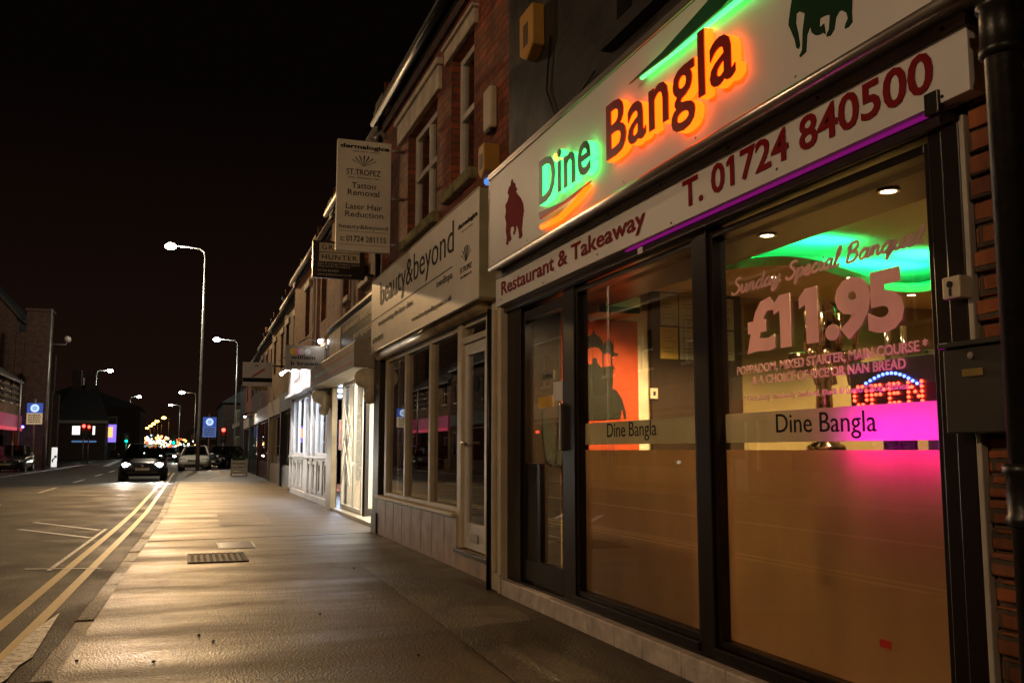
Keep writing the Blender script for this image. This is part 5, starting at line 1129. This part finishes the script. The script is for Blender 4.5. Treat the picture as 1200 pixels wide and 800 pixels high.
def mast(label, u, vtop, Y_, r, arm=None):
    x, z = sy(u, vtop, Y_); t = thing('street_pole', label, 'pole', (x, Y_, 0)); MB().tube([(x, Y_, 0), (x, Y_, z)], [r, r * .6], 10).build('pole', STEEL, t, smooth=True)
    if arm:
        ax, az = sy(*arm, Y_); MB().tube([(x, Y_, az - .2), (ax - .1, Y_, az - .2), (ax, Y_, az)], .04, 8).build('arm', STEEL, t, smooth=True); MB().ball((ax, Y_, az + .12), .22, 12).build('dome', mat('camera_dome', (.4, .38, .36), .3), t, smooth=True)
mast('tall thin mast with a round camera dome on its arm near the church', 61, 362, 63, .10, (79, 400)); mast('plain tall pole on the left pavement beside the dark church', 57, 455, 64, .08); mast('short pole left of the blue and cream banner', 25, 445, 60, .08)
x, y = sz(66, 541, 0); x, z = sy(63.5, 541, 68)
bo = thing('lit_bollard', 'white lit traffic bollard with an arrow on the left road edge', 'bollard', (x, 68, RZ)); b0 = sy(60, 536, 68); b1 = sy(67, 524, 68)
bx('body', mat('bollard_shell', (.8, .8, .76), .4, emit=(1, 1, .95), es=.75), bo, b0[0], b1[0], 68, 68.25, 0.05, b1[1], .03); bx('base', BLACKF, bo, b0[0] - .04, b1[0] + .04, 67.98, 68.27, RZ, .05)
mb = MB(); c = ((b0[0] + b1[0]) / 2, 67.99, .55); mb.prism([(c[0] - .12, c[1], .36), (c[0] - .12, c[1], .52), (c[0] + .05, c[1], .70), (c[0] - .04, c[1], .78), (c[0] + .16, c[1], .80), (c[0] + .16, c[1], .60), (c[0] + .09, c[1], .66), (c[0] - .03, c[1], .50), (c[0] - .03, c[1], .36)], (0, .005, 0)); mb.build('arrow', BLACKT, bo)

# ================================================================== LEFT SIDE
XW = -9.6
def left_unit(name, label, y0, y1, h, bm, front, lit=None, sign=None, awn=None, cat='building'):
    B = thing(name, label, cat, (XW, (y0 + y1) / 2, 0)); X = XW; L_ = y1 - y0; n = max(2, int(L_ / 2.6))
    ops = [(y0 + L_ * (k + .5) / n - .45, y0 + L_ * (k + .5) / n + .45, 3.9, 5.2) for k in range(n)]
    mb = MB(); wall_open(mb, X - .3, X, y0, y1, 0, h, ops + [(y0 + .5, y1 - 1.8, .6, 2.4)]); mb.box(X - 6, X - .3, y0, y0 + .2, 0, h).box(X - 6, X - .3, y1 - .2, y1, 0, h); mb.build('wall', bm, B)
    for o in ops:
        f = MB().box(X - .12, X - .06, o[0], o[0] + .06, o[2], o[3]).box(X - .12, X - .06, o[1] - .06, o[1], o[2], o[3]).box(X - .12, X - .06, o[0] + .06, o[1] - .06, 4.5, 4.56).build('window', UPVC, B)
        bx('pane', GLASSD, f, X - .10, X - .095, o[0], o[1], o[2], o[3], 0); bx('sill', STONE, f, X + .003, X + .06, o[0] - .1, o[1] + .1, o[2] - .1, o[2] - .005)
        bx('window_room', mat('dark_room', (.03, .025, .02), .9), B, X - .9, X - .88, o[0] - .2, o[1] + .2, 3.8, 5.3)
    f = MB().box(X - .1, X - .02, y0 + .5, y0 + .6, .6, 2.4).box(X - .1, X - .02, y1 - 1.9, y1 - 1.8, .6, 2.4).box(X - .1, X - .02, y0 + .6, y1 - 1.9, 2.3, 2.4).build('window', front, B); bx('pane', GLASSD, f, X - .07, X - .064, y0 + .55, y1 - 1.85, .6, 2.35, 0)
    bx('fascia_board', sign or front, B, X + .003, X + .1, y0 + .2, y1 - .2, 2.5, 3.2); d = bx('door', front, B, X + .002, X + .04, y1 - 1.5, y1 - .6, 0, 2.2); bx('pane', GLASSD, d, X + .042, X + .046, y1 - 1.35, y1 - .75, .9, 2.05, 0)
    bx('room_back', mat('shop_room', (.08, .06, .05), .8), B, X - 2.4, X - 2.35, y0 + .2, y1 - .2, 0, 3)
    MB().prism([(X + .2, y0, h), (X + .2, y1, h), (X - 3.5, y1, h + 2.4), (X - 3.5, y0, h + 2.4)], (0, 0, .06)).build('roof', SLATE, B)
    MB().tube([(X + .16, y0, h - .04), (X + .16, y1, h - .04)], .055, 8).build('gutter', mat('frosty_gutter', (.30, .27, .24), .5), B, smooth=True)
    if awn: MB().prism([(X + .1, y0 + .2, 2.5), (X + .1, y0 + .2, 2.55), (X + 1.0, y0 + .2, 2.15), (X + 1.0, y0 + .2, 2.08)], (0, L_ - .4, 0)).box(X + .98, X + 1.0, y0 + .2, y1 - .2, 1.9, 2.079).build('awning', awn, B)
    if lit: bx('ceiling_panel', glow('left_panel_' + str(y0), lit[0], lit[1]), B, X - 1.6, X - .8, y0 + .8, y1 - 2, 2.9, 2.92, 0); lamp('shop_lamp', 'AREA', (X - 1.2, (y0 + y1) / 2, 2.85), lit[2], lit[0], B, size=1, rot=(0, 0, 0), sy_=2)
    return B
RAWN = mat('red_awning', (.35, .04, .04), .7)
left_unit('opposite_shop', 'buff brick shop across the road from the restaurant', 6, 14, 5.9, BRICKB, PALEF)
left_unit('opposite_shop', 'cream fronted shop with red awning across the road', 14.05, 24, 5.9, BRICKB, PALEF, ((1, .5, .4), 3, 25), PALEF, RAWN)
left_unit('opposite_shop', 'maroon fronted brick shop across the road', 24.05, 33, 6.1, BRICKD, MAROON)
left_unit('opposite_shop', 'pale fronted brick shop with lit window across the road', 33.05, 43, 5.8, BRICKB, PALEF, ((1, .8, .5), 3, 30))
left_unit('opposite_shop', 'dark brick shop across the road before the pink fascia', 43.05, 54, 5.8, BRICKD, GRN)
PINKS = mat('pink_lit_fascia', (.55, .10, .22), .4, emit=(.9, .12, .30), es=.10)
lu = left_unit('opposite_shop', 'gabled buff brick shop with glowing pink fascia at the left edge', 54.05, 64.5, 5.2, BRICKB, PALEF, None, PINKS)
MB().box(XW + .102, XW + .14, 54.3, 64.4, 2.30, 2.48).build('lit_strip', glow('pink_neon', (1, .10, .18), .5), lu)
for z in (3.95, 4.3, 4.65): bx('dark_slat', BLACKT, lu, XW + .003, XW + .02, 57, 63.8, z, z + .16)
# dark church with buttresses and a pointed window
CH = thing('church', 'dark brick church with buttresses and a tall pointed window', 'church', (-10.5, 74, 0))
XCH = -10.4
cw = MB(); wall_open(cw, XCH - .6, XCH, 66, 82, 0, 9.5, [(73.3, 75.4, 4.2, 7.6)]); cw.box(XCH - 9, XCH - .6, 66, 66.5, 0, 9.5).box(XCH - 9, XCH - .6, 81.5, 82, 0, 9.5)
cw.prism([(XCH - 9, 66.02, 9.5), (XCH, 66.02, 9.5), (XCH - 4.5, 66.02, 14.5)], (0, .4, 0)); cw.build('wall', BRICKD, CH)
MB().prism([(XCH + .2, 65.9, 9.45), (XCH + .2, 82.1, 9.45), (XCH - 4.5, 82.1, 14.7), (XCH - 4.5, 65.9, 14.7)], (0, 0, .1)).build('roof', SLATE, CH)
for y in (66.2, 71.2, 77.4, 81.4): MB().box(XCH + .003, XCH + .9, y, y + .8, 0, 5.5).box(XCH + .003, XCH + .5, y, y + .8, 5.5, 8.6).build('buttress', BRICKD, CH, bevel=.03)
MB().box(XCH + .5, XCH + 1.9, 66.5, 68.1, 0, 10.0).build('tower', BRICKD, CH, bevel=.02); MB().box(XCH + .4, XCH + 2.0, 66.4, 68.2, 10.0, 10.2).build('tower_cap', BRICKD, CH, bevel=.03)
def arch(y0, y1, z0, z1, n=7):
    w_ = y1 - y0; p = [(XCH + .003, y0, z0), (XCH + .003, y1, z0)]
    for k in range(n + 1): a = k / n; p.append((XCH + .003, y1 - w_ / 2 * a ** 1.7, z1 - (z1 - z0) * .38 * (1 - a) ** 1.0))
    for k in range(1, n + 1): a = 1 - k / n; p.append((XCH + .003, y0 + w_ / 2 * a ** 1.7, z1 - (z1 - z0) * .38 * (1 - a)))
    return p
fr_ = MB().prism(arch(73.0, 75.7, 4.0, 8.6), (.12, 0, 0)).build('window', STONE, CH); MB().prism([(p_[0] + .124, p_[1], p_[2]) for p_ in arch(73.3, 75.4, 4.2, 8.2)], (.02, 0, 0)).build('pane', GLASSD, fr_)
for y in (69.4, 79.4): f2 = MB().prism(arch(y - .7, y + .7, 3, 6.4), (.1, 0, 0)).build('window', STONE, CH); MB().prism([(p_[0] + .104, p_[1], p_[2]) for p_ in arch(y - .5, y + .5, 3.2, 6.1)], (.02, 0, 0)).build('pane', GLASSD, f2)
# low building with lit white windows beyond the signals
PUB = thing('pub_building', 'low dark building with two bright white windows behind the red signals', 'building', (-12, 110, 0))
YPB = 118
xa, xb = sy(62, 500, YPB)[0], sy(124, 500, YPB)[0]; zt_p = sy(90, 492, YPB)[1]
pw_ = [(sy(85, 500, YPB)[0], sy(94, 500, YPB)[0]), (sy(105, 500, YPB)[0], sy(111.5, 500, YPB)[0])]; wz = (sy(90, 509, YPB)[1], sy(90, 499, YPB)[1])
MB().box(xa, xb, YPB, YPB + 9, 0, zt_p).build('wall', BRICKD, PUB); MB().box(xa - .2, xb + .2, YPB - .12, YPB - .003, zt_p - .35, zt_p + .05).build('fascia_board', mat('pale_coping', (.32, .27, .22), .6), PUB)
MB().prism([(xa - .3, YPB - .3, zt_p + .06), (xb + .3, YPB - .3, zt_p + .06), (xb - 1.5, YPB + 4.5, zt_p + 4.2), (xa + 1.5, YPB + 4.5, zt_p + 4.2)], (0, 0, .1)).build('roof', SLATE, PUB)
for xc_ in (xa + 1.8, xb - 2.2): MB().box(xc_ - .5, xc_ + .5, YPB + 3.8, YPB + 5, zt_p + 3, zt_p + 6).build('chimney', BRICKD, PUB)
for a, b in pw_: o = bx('window', STONE, PUB, a - .06, b + .06, YPB - .05, YPB - .002, wz[0] - .06, wz[1] + .06); bx('pane', glow('bright_window', (1, .97, .90), 1.6), o, a, b, YPB - .06, YPB - .052, wz[0], wz[1], 0)
bx('blue_band', mat('blue_lit_band', (.1, .2, .5), .4, emit=(.2, .45, .9), es=.3), PUB, sy(84, 516, YPB)[0], sy(113, 516, YPB)[0], YPB - .05, YPB - .004, sy(90, 518, YPB)[1], sy(90, 516, YPB)[1], 0)
for (x, y, w_, h_, lab) in ((-14, 140, 16, 7, 'dark gabled house beyond the low lit building on the left'), (-17, 165, 16, 6, 'dark low house further along the left of the road'), (9.5, 78, 9, 7.5, 'dark brick corner building across the side road on the right'), (8.5, 112, 9, 6.5, 'dark brick building behind the far right street lamp'), (5, 290, 10, 6, 'distant dark house to the right of the far traffic')):
    B = thing('house', lab, 'house', (x, y, 0)); L_ = 18; s_ = 1 if x < 0 else -1; xf = x + s_ * w_ / 2 * .8
    MB().box(x - w_ / 2, x + w_ / 2, y, y + L_, 0, h_).build('wall', BRICKD, B); MB().prism([(x - w_ / 2 - .3, y - .3, h_), (x + w_ / 2 + .3, y - .3, h_), (x, y - .3, h_ + 3)], (0, L_ + .6, 0)).build('roof', SLATE, B)
    MB().box(x - .5, x + .5, y + 1, y + 2, h_ + 2, h_ + 4).build('chimney', BRICKD, B)
    for k in range(3):
        for z in (1.2, 4.2):
            xx = x + (k - 1) * w_ * .28; f = bx('window', STONE, B, xx - .6, xx + .6, y - .06, y - .003, z, z + 1.5); bx('pane', GLASSD, f, xx - .5, xx + .5, y - .075, y - .062, z + .1, z + 1.4, 0)
    bx('door', MAROON, B, x + w_ * .12, x + w_ * .12 + .9, y - .05, y - .003, 0, 2.1)
# lit signs on the far left
p = sy(126.5, 506, 122); t = thing('lit_sign', 'small glowing orange and blue shop sign beyond the low lit building', 'lit sign', (p[0], 122, p[1])); bx('panel', glow('orange_sign', (1, .38, .10), 2.2), t, p[0] - .5, p[0] + .5, 122, 122.15, p[1] - .6, p[1] + .6); bx('surround', glow('violet_sign', (.30, .18, .9), 1.2), t, p[0] - 1.0, p[0] + .9, 122.16, 122.3, p[1] - 1.2, p[1] + .9); MB().tube([(p[0], 122.3, 0), (p[0], 122.3, p[1])], .06, 8).build('pole', IRON, t)
p = sy(26.5, 500, 65.5); t = thing('blue_lamp', 'small deep blue lamp on the left shop wall beside the banner', 'lamp', (p[0], 65.5, p[1])); MB().ball((p[0], 65.5, p[1]), .09, 10).build('bulb', glow('deep_blue', (.12, .10, 1), 10), t, smooth=True); MB().tube([(p[0], 65.5, p[1] + .1), (p[0], 65.5, p[1] + .3), (p[0] - .9, 65.6, p[1] + .3)], .02, 6).build('arm', IRON, t); lamp('blue_glow', 'POINT', (p[0], 65.2, p[1]), 9, (.15, .12, 1), t, size=.1)
# the far town: one mass of small lights, and a dark wooded skyline
rnd = random.Random(21); mb = MB()
for i in range(280):
    Y_ = rnd.uniform(230, 420); u = rnd.gauss(176, 27); v = rnd.gauss(519, 4.2)
    if not (128 < u < 232): continue
    if v > 524: v = 524 - rnd.random() * 3
    x, z = sy(u, v, Y_); r = Y_ * rnd.uniform(.00045, .0012) * (1.5 if rnd.random() < .15 else 1); mb.ball((x, Y_, max(z, .3)), r, 6, rnd.choice((0, 0, 0, 1, 1, 2, 3)))
tag(mb.build('town_lights', [glow('far_amber', (1, .55, .15), 3.2), glow('far_white', (1, .92, .75), 4), glow('far_red', (1, .10, .05), 2.5), glow('far_blue', (.5, .7, 1), 2.5)]), 'scatter of small distant amber and white town lights', kind='stuff')
mb = MB(); rnd = random.Random(5); pts = []
for i in range(70):
    x = -300 + i * 8.6; pts.append((x, 540, 7 + 3 * math.sin(i * .9) + rnd.uniform(-1.5, 2.5)))
mb.prism([(-300, 540, -1)] + pts + [(pts[-1][0], 540, -1)], (0, 20, 0)); tag(mb.build('hills', mat('dark_skyline', (.012, .01, .008), .95)), kind='structure')

# ================================================================== CARS
RUB = mat('tyre_rubber', (.012, .012, .012), .7); ALLOY = mat('alloy_rim', (.45, .45, .44), .3, .8); CGL = glass('car_glass', (.4, .42, .42), .9, .08); BUMP = mat('black_bumper', (.02, .02, .02), .55)
PLATE = mat('number_plate', (.75, .73, .62), .4); HLOFF = mat('unlit_headlamp', (.6, .6, .62), .12, .3); TLR = mat('unlit_tail_lamp', (.18, .01, .01), .2)
HL = glow('headlamp_beam', (1, .95, .84), 55); TL = glow('tail_lamp_lit', (1, .02, .012), 5)
def car(name, label, x, y, rz, paint, head=False, tail=False, group=None, power=0, est=False):
    t = thing(name, label, 'car', (0, 0, 0), group)
    st = [(-2.12, .62, .30, .58), (-2.05, .74, .22, .66), (-1.85, .82, .19, .72), (-1.5, .86, .19, .79), (-1.0, .87, .19, .88), (-.9, .87, .19, .91), (.3, .88, .19, .94), (1.5, .87, .19, .96), (1.85, .83, .21, .95), (2.05, .76, .24, .88), (2.12, .64, .32, .80)]
    mb = MB(); n = 12; ring = []
    for (yy, w, zb, zt) in st:
        m_ = (zb + zt) / 2
        r = [(w * .80, zb), (w * .97, zb + .10), (w, m_), (w * .985, zt - .12), (w * .90, zt - .015), (w * .45, zt + .022)]
        ring.append([(a, yy, b) for a, b in r] + [(-a, yy, b) for a, b in r[::-1]])
    for r in ring: mb.v += r
    for i in range(len(st) - 1):
        for k in range(n): mb.f.append((i * n + k, i * n + (k + 1) % n, (i + 1) * n + (k + 1) % n, (i + 1) * n + k)); mb.mi.append(0)
    mb.f += [tuple(range(n))[::-1], tuple((len(st) - 1) * n + k for k in range(n))]; mb.mi += [0, 0]
    mb.build('body', paint, t, smooth=True, bevel=.0)
    yt0, yt1 = -.32, (1.75 if est else 1.15); zb, zt = .90, 1.44
    bot = [(-.80, -1.02), (.80, -1.02), (.80, 1.95 if est else 1.82), (-.80, 1.95 if est else 1.82)]; top = [(-.57, yt0), (.57, yt0), (.57, yt1), (-.57, yt1)]
    MB().add([(a, b, zb) for a, b in bot] + [(a, b, zt) for a, b in top], [(0, 3, 2, 1), (4, 5, 6, 7), (0, 1, 5, 4), (1, 2, 6, 5), (2, 3, 7, 6), (3, 0, 4, 7)]).build('glasshouse', CGL, t)
    rf = MB(); rf.prism([(-.6, yt0 - .04, zt), (.6, yt0 - .04, zt), (.6, yt1 + .06, zt), (-.6, yt1 + .06, zt)], (0, 0, .035)); rf.build('roof', paint, t, bevel=.02)
    pl = MB()
    for i in range(4): a, b = Vector((*bot[i], zb)), Vector((*top[i], zt + .01)); pl.tube([a, b], [.045, .038], 6)
    for s_ in (-1, 1): pl.tube([(s_ * .80, .42, zb), (s_ * .58, .40, zt)], .035, 6); pl.tube([(s_ * .81, -1.0, zb + .02), (s_ * .81, 1.85, zb + .03)], .03, 6)
    pl.build('pillars', paint, t, smooth=True)
    dk = MB().box(-.6, .6, -.6, .9, .55, .95).box(-.55, -.1, -.15, 0, .9, 1.2).box(.1, .55, -.15, 0, .9, 1.2); dk.build('seats', BUMP, t)
    for s_ in (-1, 1):
        for yw_ in (-1.33, 1.28):
            MB().lathe((s_ * .775, yw_, .24), [(.345, -.125), (.345, .115)], 20, axis='x').build('wheel_arch', BUMP, t, smooth=False)
            wh = MB().lathe((s_ * .79, yw_, .24), [(.19, -.1), (.29, -.1), (.315, -.07), (.315, .07), (.29, .1), (.19, .1)], 22, axis='x').build('wheel', RUB, t, smooth=True)
            rm = MB().lathe((s_ * .79, yw_, .24), [(.185, -.09), (.185, .09), (.05, .075 * 1)], 18, axis='x')
            for k in range(5): a = k * 1.257; rm.obox((s_ * .885, yw_ + .1 * math.cos(a), .24 + .1 * math.sin(a)), (.008, 0, 0), (0, .09 * math.cos(a), .09 * math.sin(a)), (0, -.02 * math.sin(a), .02 * math.cos(a)))
            rm.build('rim', ALLOY, wh)
        hl = MB().prism([(s_ * .38, -2.09, .56), (s_ * .44, -2.09, .70), (s_ * .76, -1.93, .73), (s_ * .80, -1.88, .60), (s_ * .70, -2.03, .54)], (0, .12, 0)).build('headlight', HLOFF, t, bevel=.015)
        if head: MB().ball((s_ * .62, -2.06, .635), .10, 12, sq=(1.2, .7, .85)).build('bulb', HL, hl, smooth=True); lamp('headlight_beam', 'SPOT', (s_ * .62, -2.32, .635), power, (1, .93, .8), t, size=.08, rot=(R(83), 0, R(180)), spot=R(52), blend=.9)
        MB().prism([(s_ * .50, 2.08, .62), (s_ * .50, 2.08, .80), (s_ * .76, 1.98, .84), (s_ * .80, 1.93, .64)], (0, .04, 0)).build('tail_light', TL if tail else TLR, t, bevel=.01)
        if tail: lamp('tail_glow', 'POINT', (s_ * .62, 2.3, .7), 8, (1, .03, .02), t, size=.1)
        MB().ball((s_ * .98, -.78, .98), .10, 8, sq=(1.1, .6, .75)).tube([(s_ * .80, -.80, .93), (s_ * .95, -.78, .96)], .025, 6).build('mirror', paint, t, smooth=True)
        MB().ball((s_ * .58, -2.05, .33), .06, 8, sq=(1.2, .5, .8)).build('fog_lamp', HLOFF, t, smooth=True)
        MB().box(s_ * .875 - .008, s_ * .875 + .012, -.1, .06, .74, .765).build('door_handle', paint, t)
    MB().prism([(-.34, -2.135, .54), (.34, -2.135, .54), (.36, -2.10, .66), (-.36, -2.10, .66)], (0, .1, 0)).build('grille', BUMP, t, bevel=.01)
    MB().box(-.55, .55, -2.135, -2.05, .27, .38).build('air_intake', BUMP, t, bevel=.02); MB().box(-.60, .60, 2.06, 2.135, .36, .46).build('rear_bumper_trim', BUMP, t, bevel=.02)
    bx('front_plate', PLATE, t, -.26, .26, -2.152, -2.139, .415, .525); bx('rear_plate', PLATE, t, -.26, .26, 2.137, 2.15, .56, .67)
    MB().lathe((0, -2.14, .605), [(.05, 0), (.045, -.015)], 14, axis='y').build('badge', ALLOY, t)
    t.location = (x, y, RZ); t.rotation_euler.z = rz; ORG[t.name] = Vector((x, y, RZ)); return t
WPAINT = mat('white_car_paint', (.72, .70, .66), .25, var=.04); DPAINT = mat('dark_car_paint', (.02, .022, .028), .2, .2, var=0); SPAINT = mat('silver_car_paint', (.30, .31, .33), .3, .6, var=0); BPAINT = mat('black_car_paint', (.012, .012, .014), .2, var=0)
car('parked_car', 'white saloon car parked facing the camera behind the lamp post', sy(229, 540, 59.8)[0], 60.6, R(-3), WPAINT)
cx0 = sz(107, 560, RZ); YC = 40; xc = sy(167, 545, YC)[0]
car('approaching_car', 'dark car approaching ahead of the parked white car with both headlights blazing', xc, YC + 2.1, R(0), DPAINT, True, False, None, 420)
p = sy(200, 530, 96); car('approaching_car', 'silver car with bright headlights waiting beyond the parked white car', p[0] - .2, 98, R(-2), SPAINT, True, False, None, 400)
p = sy(20, 530, 60); car('departing_car', 'black car driving away at the left edge with red tail lights on', p[0] + .15, 57.5, R(0), BPAINT, False, True, None)
p = sy(258, 530, 76); car('turning_car', 'black car in the side road showing red tail lights', p[0], 67, R(-25), BPAINT, False, True, None)
for i, (u, Y_) in enumerate(((181, 150), (174, 190), (186, 225), (170, 260))):
    p = sy(u, 524, Y_); car('distant_car', ('small distant car with headlights nearest of the oncoming queue', 'second distant car of the oncoming queue with headlights', 'third distant car of the oncoming queue with headlights', 'farthest distant car of the oncoming queue with headlights')[i], p[0], Y_, 0, SPAINT, True, False, 'distant oncoming cars', 60)
